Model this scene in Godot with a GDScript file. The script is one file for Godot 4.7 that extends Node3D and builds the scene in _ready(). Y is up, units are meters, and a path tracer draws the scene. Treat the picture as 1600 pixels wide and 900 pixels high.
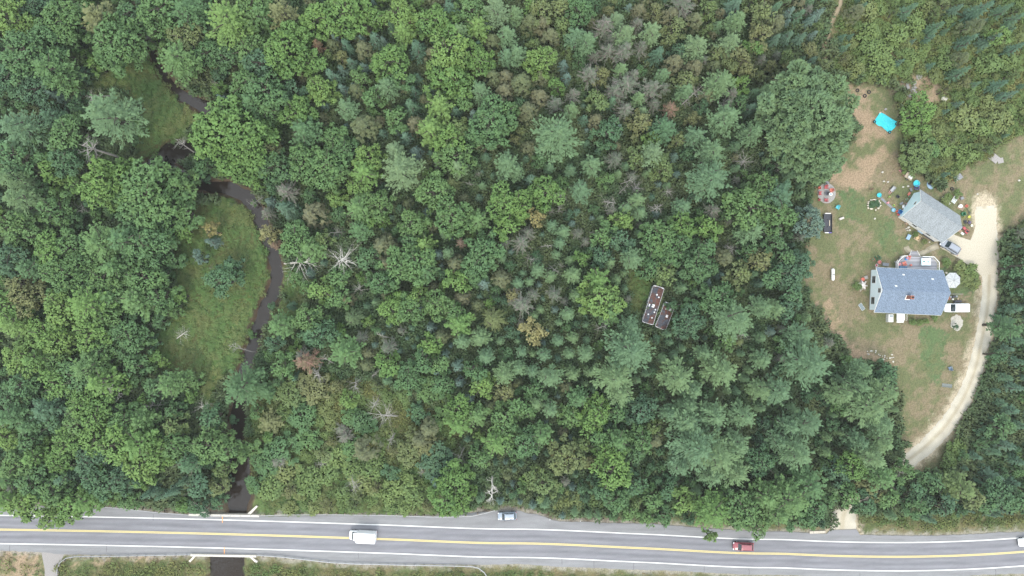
extends Node3D
# A wooded valley with a two-lane road, a stream and a house in a clearing, seen straight down from 155 m. Metres; x to the right of the photo, z down the photo.

const GROUND_SCALE := 0.145   # metres of ground per pixel of the 1600 x 900 photo
const EYE := 155.0            # height of the camera
const CELL := 0.45            # terrain grid
const GX0 := -135.0
const GZ0 := -84.0
const NX := 601
const NZ := 374

var rng := RandomNumberGenerator.new()
var noise := FastNoiseLite.new()
var names := {}
var M := {}
var water_field := PackedFloat32Array()
var drive_field := PackedFloat32Array()
var path_field := PackedFloat32Array()
var trees: Array = []         # [px, py, r] of every crown placed, for filling gaps

# ---------------------------------------------------------------- small helpers
func place(px: float, py: float, h := 0.0) -> Vector3:
	# the ground point under a point seen at that pixel and height h
	var k := GROUND_SCALE * (1.0 - h / EYE)
	return Vector3((px - 800.0) * k, 0.0, (py - 450.0) * k)

func numbered(called: String) -> String:
	var n: int = names.get(called, 0)
	names[called] = n + 1
	return called if n == 0 else "%s_%03d" % [called, n]

func compass(t: String) -> String:
	# a view straight down reads as a map: its top is called north
	for w in [["leftmost", "westernmost"], ["rightmost", "easternmost"], ["upper left", "north-west"], ["lower left", "south-west"], ["upper right", "north-east"], ["lower right", "south-east"], ["left", "west"], ["right", "east"], ["nearest", "next to"]]:
		var at := t.find(w[0])
		while at >= 0:
			var e: int = at + w[0].length()
			if (at == 0 or t[at - 1] in " -,") and (e == t.length() or t[e] in " -,'"): t = t.substr(0, at) + w[1] + t.substr(e)
			at = t.find(w[0], at + 1)
	return t

const ORDINALS := ["first", "second", "third", "fourth", "fifth", "sixth", "seventh", "eighth", "ninth", "tenth", "eleventh", "twelfth", "thirteenth", "fourteenth", "fifteenth", "sixteenth", "seventeenth", "eighteenth", "nineteenth", "twentieth", "twenty-first", "twenty-second", "twenty-third", "twenty-fourth", "twenty-fifth", "twenty-sixth", "twenty-seventh", "twenty-eighth"]

func tag(o: Node, label: String, category: String, group := "", kind := "") -> Node:
	if label: o.set_meta("label", compass(label))
	if category: o.set_meta("category", category)
	if group: o.set_meta("group", group)
	if kind: o.set_meta("kind", kind)
	return o

func thing(called: String, label: String, category: String, at: Vector3, turn := 0.0, group := "") -> Node3D:
	var o := Node3D.new()
	o.name = numbered(called)
	add_child(o)
	o.position = at
	o.rotation.y = turn
	tag(o, label, category, group)
	return o

func obj(called: String, s, m: Material, parent: Node = null) -> MeshInstance3D:
	var o := MeshInstance3D.new()
	o.mesh = s if s is Mesh else finish(s)
	o.material_override = m
	if parent == null:
		o.name = numbered(called)
		add_child(o)
	else:
		o.name = called
		parent.add_child(o, true)
	return o

func struct(called: String, s, m: Material) -> MeshInstance3D:
	var o := obj(called, s, m)
	o.set_meta("kind", "structure")
	return o

func finish(s: SurfaceTool) -> ArrayMesh:
	s.generate_normals()
	return s.commit()

func mb() -> SurfaceTool:
	var s := SurfaceTool.new()
	s.begin(Mesh.PRIMITIVE_TRIANGLES)
	s.set_smooth_group(-1)
	return s

func tri(s: SurfaceTool, a: Vector3, b: Vector3, c: Vector3) -> void:
	s.add_vertex(a); s.add_vertex(b); s.add_vertex(c)

func tri_out(s: SurfaceTool, a: Vector3, b: Vector3, c: Vector3, center: Vector3) -> void:
	# clockwise seen from outside
	if (b - a).cross(c - a).dot((a + b + c) / 3.0 - center) > 0.0: tri(s, a, c, b)
	else: tri(s, a, b, c)

func quad_out(s: SurfaceTool, a: Vector3, b: Vector3, c: Vector3, d: Vector3, center: Vector3) -> void:
	tri_out(s, a, b, c, center)
	tri_out(s, a, c, d, center)

func box(s: SurfaceTool, at: Vector3, size: Vector3, bevel := 0.02, turn := Basis.IDENTITY) -> void:
	var h := size * 0.5
	var c := minf(bevel, minf(h.x, minf(h.y, h.z)) * 0.9)
	var p := func(sx: int, sy: int, sz: int, k: int) -> Vector3:
		var v := Vector3(sx * (h.x - (0.0 if k == 0 else c)), sy * (h.y - (0.0 if k == 1 else c)), sz * (h.z - (0.0 if k == 2 else c)))
		return at + turn * v
	for k in 3:
		for e in [-1, 1]:
			var q := []
			for u in [[-1, -1], [1, -1], [1, 1], [-1, 1]]:
				var sg := [0, 0, 0]
				sg[k] = e; sg[(k + 1) % 3] = u[0]; sg[(k + 2) % 3] = u[1]
				q.append(p.call(sg[0], sg[1], sg[2], k))
			quad_out(s, q[0], q[1], q[2], q[3], at)
	for k in 3:      # edges along axis k
		for u in [-1, 1]:
			for v in [-1, 1]:
				var a := [0, 0, 0]; var b := [0, 0, 0]
				a[k] = -1; b[k] = 1
				a[(k + 1) % 3] = u; b[(k + 1) % 3] = u
				a[(k + 2) % 3] = v; b[(k + 2) % 3] = v
				quad_out(s, p.call(a[0], a[1], a[2], (k + 1) % 3), p.call(b[0], b[1], b[2], (k + 1) % 3), p.call(b[0], b[1], b[2], (k + 2) % 3), p.call(a[0], a[1], a[2], (k + 2) % 3), at)
	for x in [-1, 1]:
		for y in [-1, 1]:
			for z in [-1, 1]:
				tri_out(s, p.call(x, y, z, 0), p.call(x, y, z, 1), p.call(x, y, z, 2), at)

func tube(s: SurfaceTool, a: Vector3, b: Vector3, ra: float, rb: float, n := 6, caps := true) -> void:
	var d := (b - a).normalized()
	var u := d.cross(Vector3.RIGHT if absf(d.x) < 0.8 else Vector3.UP).normalized()
	var v := d.cross(u)
	var mid := (a + b) * 0.5
	for i in n:
		var t0 := TAU * i / n
		var t1 := TAU * (i + 1) / n
		var e0 := u * cos(t0) + v * sin(t0)
		var e1 := u * cos(t1) + v * sin(t1)
		quad_out(s, a + e0 * ra, a + e1 * ra, b + e1 * rb, b + e0 * rb, mid)
		if caps:
			tri_out(s, a, a + e0 * ra, a + e1 * ra, mid)
			tri_out(s, b, b + e0 * rb, b + e1 * rb, mid)

func lathe(s: SurfaceTool, at: Vector3, profile: Array, n := 14, squash := Vector2.ONE) -> void:
	# profile: [radius, height] pairs, bottom to top (may turn inward and down again for a hollow)
	for k in profile.size() - 1:
		var p = profile[k]
		var q = profile[k + 1]
		for i in n:
			var c0 := Vector3(cos(TAU * i / n) * squash.x, 0, sin(TAU * i / n) * squash.y)
			var c1 := Vector3(cos(TAU * (i + 1) / n) * squash.x, 0, sin(TAU * (i + 1) / n) * squash.y)
			var a: Vector3 = at + c0 * p[0] + Vector3.UP * p[1]
			var b: Vector3 = at + c1 * p[0] + Vector3.UP * p[1]
			var c: Vector3 = at + c1 * q[0] + Vector3.UP * q[1]
			var d: Vector3 = at + c0 * q[0] + Vector3.UP * q[1]
			tri(s, a, b, c); tri(s, a, c, d)

func prism(s: SurfaceTool, poly: PackedVector2Array, y0: float, y1: float) -> void:
	# poly holds x, z
	var idx := Geometry2D.triangulate_polygon(poly)
	var mid := Vector2.ZERO
	for p in poly: mid += p / poly.size()
	var c := Vector3(mid.x, (y0 + y1) * 0.5, mid.y)
	for i in range(0, idx.size(), 3):
		for y in [y0, y1]:
			tri_out(s, Vector3(poly[idx[i]].x, y, poly[idx[i]].y), Vector3(poly[idx[i + 1]].x, y, poly[idx[i + 1]].y), Vector3(poly[idx[i + 2]].x, y, poly[idx[i + 2]].y), Vector3(poly[idx[i]].x, c.y, poly[idx[i]].y))
	for i in poly.size():
		var a := poly[i]
		var b := poly[(i + 1) % poly.size()]
		quad_out(s, Vector3(a.x, y0, a.y), Vector3(b.x, y0, b.y), Vector3(b.x, y1, b.y), Vector3(a.x, y1, a.y), c)

func lump(s: SurfaceTool, at: Vector3, size: Vector3, seed_: float, n := 8) -> void:
	# an uneven stone or heap
	var pt := func(i: int, k: int) -> Vector3:
		var th := TAU * (i % n) / n
		var ph := PI * k / 5.0
		var d := Vector3(sin(ph) * cos(th), cos(ph), sin(ph) * sin(th))
		return at + d * size * 0.5 * (1.0 + 0.28 * noise.get_noise_3d(d.x * 40 + seed_ * 37, d.y * 40, d.z * 40 + seed_ * 11) * 2.0)
	for k in 5:
		for i in n:
			quad_out(s, pt.call(i, k), pt.call(i + 1, k), pt.call(i + 1, k + 1), pt.call(i, k + 1), at)

func lin(r: float, g: float, b: float) -> Color:
	return Color(r, g, b).linear_to_srgb()

func grain(size: int, frequency: float, lo: float, hi: float, octaves := 4, seed_ := 1) -> ImageTexture:
	var f := FastNoiseLite.new()
	f.seed = seed_
	f.frequency = frequency
	f.fractal_octaves = octaves
	var im := f.get_seamless_image(size, size)
	im.convert(Image.FORMAT_RGB8)
	for y in size:
		for x in size:
			var v := lerpf(lo, hi, im.get_pixel(x, y).r)
			im.set_pixel(x, y, Color(v, v, v))
	return ImageTexture.create_from_image(im)

func mat(c: Color, rough := 0.8, tex: Texture2D = null, scale := 0.5, metal := 0.0, world := false) -> StandardMaterial3D:
	var m := StandardMaterial3D.new()
	m.albedo_color = c
	m.roughness = rough
	m.metallic = metal
	if tex:
		m.albedo_texture = tex
		m.uv1_triplanar = true
		m.uv1_world_triplanar = world
		m.uv1_scale = Vector3.ONE * scale
	return m

func paint(key: String, r: float, g: float, b: float, rough := 0.5) -> StandardMaterial3D:
	if not M.has(key):
		M[key] = mat(lin(r, g, b), rough, M.wear, 0.7)
	return M[key]

func curve_at(table: Array, x: float) -> float:
	for i in table.size() - 1:
		if x <= table[i + 1][0] or i == table.size() - 2:
			var t: float = (x - table[i][0]) / (table[i + 1][0] - table[i][0])
			var y0: float = table[i][1]
			var y1: float = table[i + 1][1]
			var m0: float = (y1 - y0) if i == 0 else (table[i + 1][1] - table[i - 1][1]) / (table[i + 1][0] - table[i - 1][0]) * (table[i + 1][0] - table[i][0])
			var m1: float = (y1 - y0) if i + 2 >= table.size() else (table[i + 2][1] - table[i][1]) / (table[i + 2][0] - table[i][0]) * (table[i + 1][0] - table[i][0])
			t = clampf(t, 0, 1.2)
			return (2 * t * t * t - 3 * t * t + 1) * y0 + (t * t * t - 2 * t * t + t) * m0 + (-2 * t * t * t + 3 * t * t) * y1 + (t * t * t - t * t) * m1
	return table[0][1]

# ---------------------------------------------------------------- where things lie (pixels of the photo, on the ground)
var road_mid := [[-900, 815], [-300, 823], [0, 827], [200, 830.5], [400, 835.5], [600, 842], [800, 848.5], [1000, 856], [1200, 864.5], [1300, 868], [1400, 869.5], [1500, 867.5], [1600, 861.5], [1800, 842], [2500, 760]]
var road_north := [[-900, 778], [-200, 789], [0, 790], [160, 793], [300, 804], [405, 807], [560, 804], [700, 806], [755, 800], [780, 797], [805, 797], [830, 803], [880, 815], [1000, 818], [1100, 825], [1200, 830.5], [1292, 834], [1345, 836], [1450, 837], [1600, 831], [1800, 811], [2500, 728]]
var road_south := [[-900, 850], [-200, 856], [0, 860], [60, 862], [100, 866], [200, 867], [300, 866], [400, 867], [480, 874], [560, 882], [600, 881], [750, 882], [800, 881], [900, 886], [1000, 890], [1200, 898], [1400, 903], [1600, 896], [1800, 876], [2500, 794]]
var stream_line := [[206, -60, 3.7], [214, 0, 3.7], [221, 40, 3.7], [231, 70, 4.4], [243, 97, 5.1], [258, 122, 5.9], [280, 147, 7.3], [305, 160, 8], [335, 172, 6.6], [335, 205, 6.6], [300, 228, 8.8], [262, 240, 15.3], [243, 258, 16.3], [268, 268, 9.6], [295, 282, 8.8], [325, 291, 8.8], [352, 293, 9.6], [380, 305, 10.5], [398, 325, 9.6], [408, 350, 8.8], [421, 385, 8.8], [432, 420, 8.8], [428, 450, 9.6], [414, 480, 9.6], [403, 510, 9.6], [392, 545, 9.6], [380, 580, 8.8], [374, 615, 8.8], [370, 650, 8.8], [369, 690, 10.5], [371, 732, 18], [372, 775, 17], [370, 800, 14], [364, 840, 16], [354, 872, 26], [354, 920, 28], [362, 1000, 24]]
var drive_line := [[1539, 322, 14], [1541, 345, 15.5], [1545, 375, 14], [1547, 420, 12.5], [1545, 470, 11.5], [1537, 520, 11.5], [1526, 570, 11.5], [1508, 618, 12], [1480, 663, 12.5], [1447, 698, 12.5], [1415, 724, 11], [1375, 758, 11], [1331, 786, 13], [1319, 808, 18], [1318, 832, 19]]
var path_line := [[1322, -30, 3.5], [1312, 8, 3.5], [1300, 32, 4], [1291, 60, 4.5], [1287, 95, 4]]
var polys := {}

func poly(pts: Array) -> PackedVector2Array:
	var p := PackedVector2Array()
	for i in range(0, pts.size(), 2): p.append(Vector2(pts[i], pts[i + 1]))
	return p

func set_polys() -> void:
	polys.meadow = [
		poly([215, 55, 150, 108, 138, 145, 205, 150, 222, 190, 205, 245, 235, 250, 300, 222, 308, 180, 270, 132, 240, 85]),
		poly([300, 308, 388, 318, 418, 390, 424, 430, 400, 480, 378, 560, 350, 600, 340, 662, 312, 655, 300, 590, 225, 580, 232, 530, 285, 480, 268, 430, 275, 380, 300, 340]),
		poly([440, 400, 495, 425, 475, 520, 440, 490]),
		poly([976, 428, 1008, 415, 1026, 436, 1004, 500, 985, 490]),
		poly([400, 690, 700, 740, 700, 812, 400, 812])]
	polys.lawn = [
		poly([1312, 126, 1405, 136, 1412, 255, 1462, 292, 1530, 250, 1640, 180, 1640, 340, 1562, 366, 1562, 430, 1552, 520, 1520, 620, 1440, 712, 1404, 712, 1398, 610, 1385, 575, 1330, 562, 1290, 505, 1258, 470, 1255, 370, 1258, 300, 1300, 262, 1335, 200]),
		poly([1415, 738, 1450, 705, 1490, 672, 1505, 690, 1475, 728, 1430, 748])]
	polys.dirt = [
		poly([1322, 135, 1378, 145, 1390, 215, 1360, 222, 1338, 205]),
		poly([1340, 215, 1372, 222, 1392, 240, 1370, 262, 1362, 293, 1330, 274, 1322, 262]),
		poly([1290, 255, 1330, 262, 1362, 292, 1350, 300, 1300, 285]),
		poly([1265, 480, 1300, 470, 1330, 540, 1390, 565, 1400, 600, 1420, 700, 1405, 700, 1395, 600, 1320, 555, 1280, 520]),
		poly([1400, 128, 1450, 112, 1486, 148, 1452, 168, 1416, 172]),
		poly([-40, 866, 58, 863, 68, 880, 66, 930, -40, 930]), poly([104, 874, 200, 868, 290, 870, 150, 886, 108, 892])]
	polys.lush = [
		poly([1318, 300, 1345, 295, 1352, 330, 1345, 350, 1318, 345]),
		poly([1370, 345, 1400, 345, 1405, 395, 1380, 400, 1365, 365]),
		poly([1445, 505, 1485, 520, 1470, 600, 1445, 590, 1440, 540]),
		poly([1462, 420, 1535, 415, 1530, 455, 1495, 470, 1470, 440])]
	polys.scrub = [
		poly([1290, -60, 1660, -60, 1660, 330, 1560, 250, 1460, 285, 1412, 250, 1405, 130, 1300, 120]),
		poly([388, 600, 470, 560, 560, 590, 720, 650, 720, 800, 400, 800]),
		poly([1040, 800, 1300, 815, 1300, 838, 1040, 830]),
		poly([-60, 868, 1660, 868, 1660, 960, -60, 960]),
		poly([1340, 800, 1660, 780, 1660, 840, 1340, 840])]
	polys.yard = [
		poly([1300, 120, 1405, 133, 1415, 250, 1470, 288, 1530, 245, 1660, 165, 1660, 335, 1556, 352, 1562, 430, 1556, 520, 1524, 625, 1445, 722, 1404, 722, 1394, 615, 1380, 580, 1330, 566, 1286, 510, 1252, 474, 1250, 370, 1254, 300, 1296, 260, 1330, 200])]
	polys.gravel = [poly([1524, 328, 1557, 324, 1557, 425, 1534, 432, 1500, 404, 1468, 386, 1490, 366, 1516, 376, 1524, 352]),
		poly([64, 858, 102, 862, 92, 885, 90, 960, 70, 960, 70, 890])]

func inside(which: String, p: Vector2) -> bool:
	for q in polys[which]:
		if Geometry2D.is_point_in_polygon(p, q): return true
	return false

func stamp(line: Array, reach: float) -> PackedFloat32Array:
	# signed distance (metres) from the edge of a winding band, on the terrain grid
	var f := PackedFloat32Array()
	f.resize(NX * NZ)
	f.fill(99.0)
	var cells := int(reach / CELL) + 1
	for i in line.size() - 1:
		var a: Array = line[i]
		var b: Array = line[i + 1]
		var pa := place(a[0], a[1]); var pb := place(b[0], b[1])
		var steps := int(pa.distance_to(pb) / 0.35) + 1
		for k in steps:
			var t := float(k) / steps
			var p := pa.lerp(pb, t)
			var r: float = lerpf(a[2], b[2], t) * GROUND_SCALE
			var cx := int((p.x - GX0) / CELL); var cz := int((p.z - GZ0) / CELL)
			for z in range(maxi(cz - cells, 0), mini(cz + cells, NZ - 1)):
				for x in range(maxi(cx - cells, 0), mini(cx + cells, NX - 1)):
					var d := Vector2(GX0 + x * CELL - p.x, GZ0 + z * CELL - p.z).length() - r
					if d < f[z * NX + x]: f[z * NX + x] = d
	return f

func sample(f: PackedFloat32Array, x: float, z: float) -> float:
	var cx := int((x - GX0) / CELL + 0.5); var cz := int((z - GZ0) / CELL + 0.5)
	if cx < 0 or cz < 0 or cx >= NX or cz >= NZ: return 99.0
	return f[cz * NX + cx]

func height(x: float, z: float) -> float:
	var w := sample(water_field, x, z)
	var px := x / GROUND_SCALE + 800.0; var py := z / GROUND_SCALE + 450.0
	var y := 0.0
	var calm := clampf((1215.0 - px) / 60.0, 0.0, 1.0) * clampf((770.0 - py) / 50.0, 0.0, 1.0)
	y += calm * (noise.get_noise_2d(x * 3.0, z * 3.0) * 0.7)
	var n := noise.get_noise_2d(x * 14.0, z * 14.0) * 0.6
	return y - 1.5 * (1.0 - smoothstep(-0.9, 1.1, w + n))

# ---------------------------------------------------------------- leaf meshes
class Leaves:
	var v := PackedVector3Array()
	var n := PackedVector3Array()
	var c := PackedColorArray()
	func leaf(at: Vector3, along: Vector3, up: Vector3, length: float, width: float, col: Color, puff: Vector3) -> void:
		var d := along.normalized()
		var side := up.cross(d)
		if side.length_squared() < 0.0001: side = d.cross(Vector3(0.3, 0.8, 0.5))
		side = side.normalized()
		var f := d.cross(side)
		if f.dot(puff) < 0: f = -f
		var a := at - d * length * 0.5
		var b := at + d * length * 0.5
		var l := at + side * width * 0.5 - f * width * 0.16
		var r := at - side * width * 0.5 - f * width * 0.16
		var nn := (f * 0.3 + puff * 0.42 + Vector3.UP * 0.4).normalized()
		v.append_array([a, l, b, a, b, r])
		var nl := (nn + side * 0.25).normalized()
		var nr := (nn - side * 0.25).normalized()
		n.append_array([nn, nl, nn, nn, nn, nr])
		c.append_array([col, col, col, col, col, col])
	func mesh() -> ArrayMesh:
		var arrays := []
		arrays.resize(Mesh.ARRAY_MAX)
		arrays[Mesh.ARRAY_VERTEX] = v
		arrays[Mesh.ARRAY_NORMAL] = n
		arrays[Mesh.ARRAY_COLOR] = c
		var m := ArrayMesh.new()
		m.add_surface_from_arrays(Mesh.PRIMITIVE_TRIANGLES, arrays)
		return m

func dir_up(low: float) -> Vector3:
	var y := rng.randf_range(low, 1.0)
	var t := rng.randf() * TAU
	var q := sqrt(maxf(0.0, 1.0 - y * y))
	return Vector3(cos(t) * q, y, sin(t) * q)

func shade(k: float, warm: float) -> Color:
	return Color(clampf(k * (1.0 + warm), 0, 1.6), clampf(k * (1.0 + warm * 0.35), 0, 1.6), clampf(k * (1.0 - warm), 0, 1.6))

func broadleaf_crown(seed_: int, R: float, h: float, lobes: int, per: float, leaf_size: float, slim := 0.72, lobe := 1.0) -> ArrayMesh:
	rng.seed = seed_
	var L := Leaves.new()
	var cy := h * 0.62
	var list := [[Vector3(rng.randf_range(-0.12, 0.12) * R, cy + h * 0.13, rng.randf_range(-0.12, 0.12) * R), R * 0.5]]
	for i in lobes:
		var t := i * 2.399 + rng.randf() * 0.8
		var d := rng.randf_range(0.42, 0.74) * R
		var r := rng.randf_range(0.24, 0.44) * R * lobe
		list.append([Vector3(cos(t) * d, cy + rng.randf_range(-0.24, 0.16) * h, sin(t) * d), r])
	for i in lobes:      # small outliers break up the outline
		var t := rng.randf() * TAU
		var d := rng.randf_range(0.78, 1.06) * R
		list.append([Vector3(cos(t) * d, cy + rng.randf_range(-0.26, 0.05) * h, sin(t) * d), R * rng.randf_range(0.1, 0.19)])
	for b in list:
		var r: float = b[1]
		var clumps := int(7.0 + 13.0 * r * r / 1.1)
		var warm_lobe := rng.randf_range(-0.05, 0.07)
		for k in clumps:
			var d := dir_up(-0.35)
			var reach := r * (rng.randf_range(0.72, 1.08) + 0.22 * noise.get_noise_3d(d.x * 90 + seed_, d.y * 90, d.z * 90))
			var at: Vector3 = b[0] + d * Vector3(1, 0.85, 1) * reach
			var rc := rng.randf_range(0.32, 0.62)
			var val := rng.randf_range(0.82, 1.14)
			var warm := warm_lobe + rng.randf_range(-0.08, 0.1)
			for j in int(per * rc * rc / 0.22):
				var o := dir_up(-0.5)
				var puff := (o * 0.55 + d * 0.45 + Vector3.UP * 0.25).normalized()
				var along := Vector3(o.x + rng.randf_range(-0.7, 0.7), o.y * 0.35 - 0.2 + rng.randf_range(-0.45, 0.45), o.z + rng.randf_range(-0.7, 0.7))
				var sz := leaf_size * rng.randf_range(0.7, 1.25)
				if slim < 0.6: along = o + d * 0.5 + Vector3(0, 0.25, 0)
				L.leaf(at + o * rc * rng.randf_range(0.45, 1.0), along, o if slim > 0.6 else Vector3.UP + o * 0.5, sz, sz * slim, shade(val * rng.randf_range(0.88, 1.12), warm), puff)
	return L.mesh()

func pine_crown(seed_: int, R: float, h: float, whorls: int, tuft: float, wide := 0.38) -> ArrayMesh:
	# wide plumes in whorls, turned up at their ends
	rng.seed = seed_
	var L := Leaves.new()
	for w in whorls:
		var f := float(w) / (whorls - 1)
		var y := lerpf(h * 0.38, h * 0.97, pow(f, 0.9))
		var reach := R * (pow(1.0 - f, 0.62) * 0.97 + 0.1) * (1.0 if f > 0.15 else 0.85)
		var count := int(lerpf(9.0, 5.0, f))
		var t0 := rng.randf() * TAU
		for b in count:
			var t := t0 + TAU * b / count + rng.randf_range(-0.28, 0.28)
			var len_ := reach * rng.randf_range(0.62, 1.12)
			var out := Vector3(cos(t), 0, sin(t))
			var side := Vector3(-sin(t), 0, cos(t))
			var val := rng.randf_range(0.84, 1.16)
			var warm := rng.randf_range(-0.05, 0.06)
			var steps := int(maxf(4.0, len_ / (tuft * 0.62)))
			for k in steps:
				var u := (k + rng.randf()) / steps
				if u < 0.22: continue
				var lift := -0.10 * len_ * u + 0.30 * len_ * u * u
				var spread := len_ * 0.23 * sin(PI * pow(u, 0.75)) + 0.08
				for q in 4:
					var sgn := rng.randf_range(-1.0, 1.0)
					var at := out * len_ * u + side * sgn * spread + Vector3.UP * (y + lift + rng.randf_range(-0.12, 0.2) - absf(sgn) * 0.12)
					var along := out * (0.9 + 0.3 * u) + side * sgn * 0.85 + Vector3.UP * rng.randf_range(-0.1, 0.55)
					var puff := (out * 0.32 + side * sgn * 0.35 + Vector3.UP * 0.8).normalized()
					var sz := tuft * rng.randf_range(0.7, 1.25)
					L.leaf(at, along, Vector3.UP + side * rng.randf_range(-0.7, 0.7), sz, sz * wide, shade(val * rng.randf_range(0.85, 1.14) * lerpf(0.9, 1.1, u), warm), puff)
	return L.mesh()

func spruce_crown(seed_: int, R: float, h: float, step: float, droop: float, blue: float, full := 0.88) -> ArrayMesh:
	# a narrow cone of drooping sprays in open whorls, new growth paler at the tips
	rng.seed = seed_
	var L := Leaves.new()
	var y := h * 0.07
	while y < h * 0.97:
		var f := y / h
		var reach := R * (pow(1.0 - f, full) * 0.97 + 0.05) * rng.randf_range(0.86, 1.1)
		var count := int(clampf(TAU * reach / 0.8, 5, 11))
		var t0 := rng.randf() * TAU
		for b in count:
			var t := t0 + TAU * b / count + rng.randf_range(-0.3, 0.3)
			var out := Vector3(cos(t), 0, sin(t))
			var side := Vector3(-sin(t), 0, cos(t))
			var len_ := reach * rng.randf_range(0.6, 1.18)
			var val := rng.randf_range(0.66, 1.2)
			var steps := int(maxf(2.0, len_ / 0.26))
			for k in steps:
				var u := (k + 0.75) / steps
				for q in 2:
					var sgn := -1.0 if q == 0 else 1.0
					sgn *= rng.randf_range(0.2, 1.0)
					var at := out * len_ * u + side * sgn * (0.05 + 0.2 * len_ * (1.05 - u)) + Vector3.UP * (y - droop * len_ * u + 0.12 * len_ * u * u + rng.randf_range(-0.05, 0.08))
					var along := out + side * sgn * 0.9 + Vector3.UP * (-droop * 0.5 + rng.randf_range(-0.15, 0.4))
					var puff := (out * 0.55 + Vector3.UP * 0.7 + side * sgn * 0.5).normalized()
					var sz := 0.46 * rng.randf_range(0.75, 1.3)
					var c := shade(val * rng.randf_range(0.85, 1.12), rng.randf_range(-0.02, 0.05))
					if u > 0.72: c = Color(c.r * (1.1 + 0.3 * blue), c.g * (1.1 + 0.25 * blue), c.b * (1.1 + 0.42 * blue))
					L.leaf(at, along, Vector3.UP + side * sgn * 0.4, sz, sz * 0.36, c, puff)
		y += step * rng.randf_range(0.8, 1.2)
	for k in 10:
		var o := dir_up(-0.2)
		L.leaf(Vector3.UP * (h * 0.97 + 0.1) + o * 0.12, o + Vector3.UP * 0.8, Vector3.RIGHT, 0.4, 0.14, Color(1.25, 1.3, 1.3), (o + Vector3.UP * 0.5).normalized())
	return L.mesh()

func feathery_crown(seed_: int, R: float, h: float, clumps: int) -> ArrayMesh:
	# egg-shaped, made of soft upright sprays (larch and the thin-leaved young trees)
	rng.seed = seed_
	var L := Leaves.new()
	for i in clumps:
		var f := pow(rng.randf(), 0.8)
		var t := rng.randf() * TAU
		var reach := R * sin(PI * pow(1.0 - f, 0.8) * 0.62) * rng.randf_range(0.55, 1.05)
		var out := Vector3(cos(t), 0, sin(t))
		var at := out * reach + Vector3.UP * h * (0.16 + 0.82 * f)
		var val := rng.randf_range(0.62, 1.22)
		var warm := rng.randf_range(-0.06, 0.1)
		for j in 22:
			var o := dir_up(-0.5)
			var along := out * 0.9 + Vector3(rng.randf_range(-0.9, 0.9), rng.randf_range(-0.1, 0.55), rng.randf_range(-0.9, 0.9))
			var sz := rng.randf_range(0.28, 0.5)
			L.leaf(at + o * Vector3(0.34, 0.5, 0.34) * rng.randf_range(0.3, 1.0), along, Vector3.UP + o * 0.6, sz, sz * 0.4, shade(val * rng.randf_range(0.85, 1.15), warm), (out * 0.4 + o * 0.5 + Vector3.UP * 0.5).normalized())
	return L.mesh()

func twig_crown(seed_: int, R: float, h: float, branches: int) -> ArrayMesh:
	# bare branches with fine dead twigs, a few grey-green sprays left on them
	rng.seed = seed_
	var L := Leaves.new()
	for i in branches:
		var f := rng.randf()
		var t := i * 2.4 + rng.randf()
		var len_ := R * (pow(1.0 - f, 0.7) + 0.12) * rng.randf_range(0.55, 1.15)
		var out := Vector3(cos(t), rng.randf_range(-0.1, 0.35), sin(t))
		var base := Vector3.UP * h * (0.3 + 0.66 * f)
		var k := rng.randf_range(0.6, 1.25)
		L.leaf(base + out * len_ * 0.5, out, Vector3.UP, len_, 0.05, Color(k, k, k), Vector3.UP)
		for j in 20:
			var u := rng.randf_range(0.25, 1.05)
			var along := out + Vector3(rng.randf_range(-0.8, 0.8), rng.randf_range(-0.25, 0.5), rng.randf_range(-0.8, 0.8))
			var sz := rng.randf_range(0.35, 0.7)
			L.leaf(base + out * len_ * u, along, Vector3(rng.randf_range(-1, 1), 1, rng.randf_range(-1, 1)), sz, rng.randf_range(0.03, 0.08), Color(k, k, k), (out * 0.4 + Vector3.UP * 0.7).normalized())
		if i % 2 == 0:
			for j in 12:
				var sz := rng.randf_range(0.3, 0.45)
				L.leaf(base + out * len_ * rng.randf_range(0.4, 1.0) + dir_up(-0.5) * 0.2, out + dir_up(-0.3), Vector3.UP, sz, sz * 0.35, Color(0.56, 0.8, 0.58) * rng.randf_range(0.8, 1.2), (out * 0.4 + Vector3.UP).normalized())
	return L.mesh()

func limb(s: SurfaceTool, a: Vector3, d: Vector3, len_: float, r: float, depth: int, forks: int) -> void:
	# a bent, forking bare branch
	var p := a
	var parts := 3
	for k in parts:
		var q := p + (d + Vector3(rng.randf_range(-0.16, 0.16), rng.randf_range(-0.1, 0.16), rng.randf_range(-0.16, 0.16))).normalized() * len_ / parts
		var r0 := r * (1.0 - 0.27 * k)
		tube(s, p, q, r0, r * (1.0 - 0.27 * (k + 1)), 5 if r > 0.05 else 3, false)
		p = q
		if depth > 0:
			for j in forks:
				if k == 0 and j == 0 and depth > 1: continue
				var nd := (d + Vector3(rng.randf_range(-1, 1), rng.randf_range(-0.35, 0.6), rng.randf_range(-1, 1)) * 0.85).normalized()
				limb(s, p, nd, len_ * rng.randf_range(0.35, 0.62), r0 * 0.55, depth - 1, forks)

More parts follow.
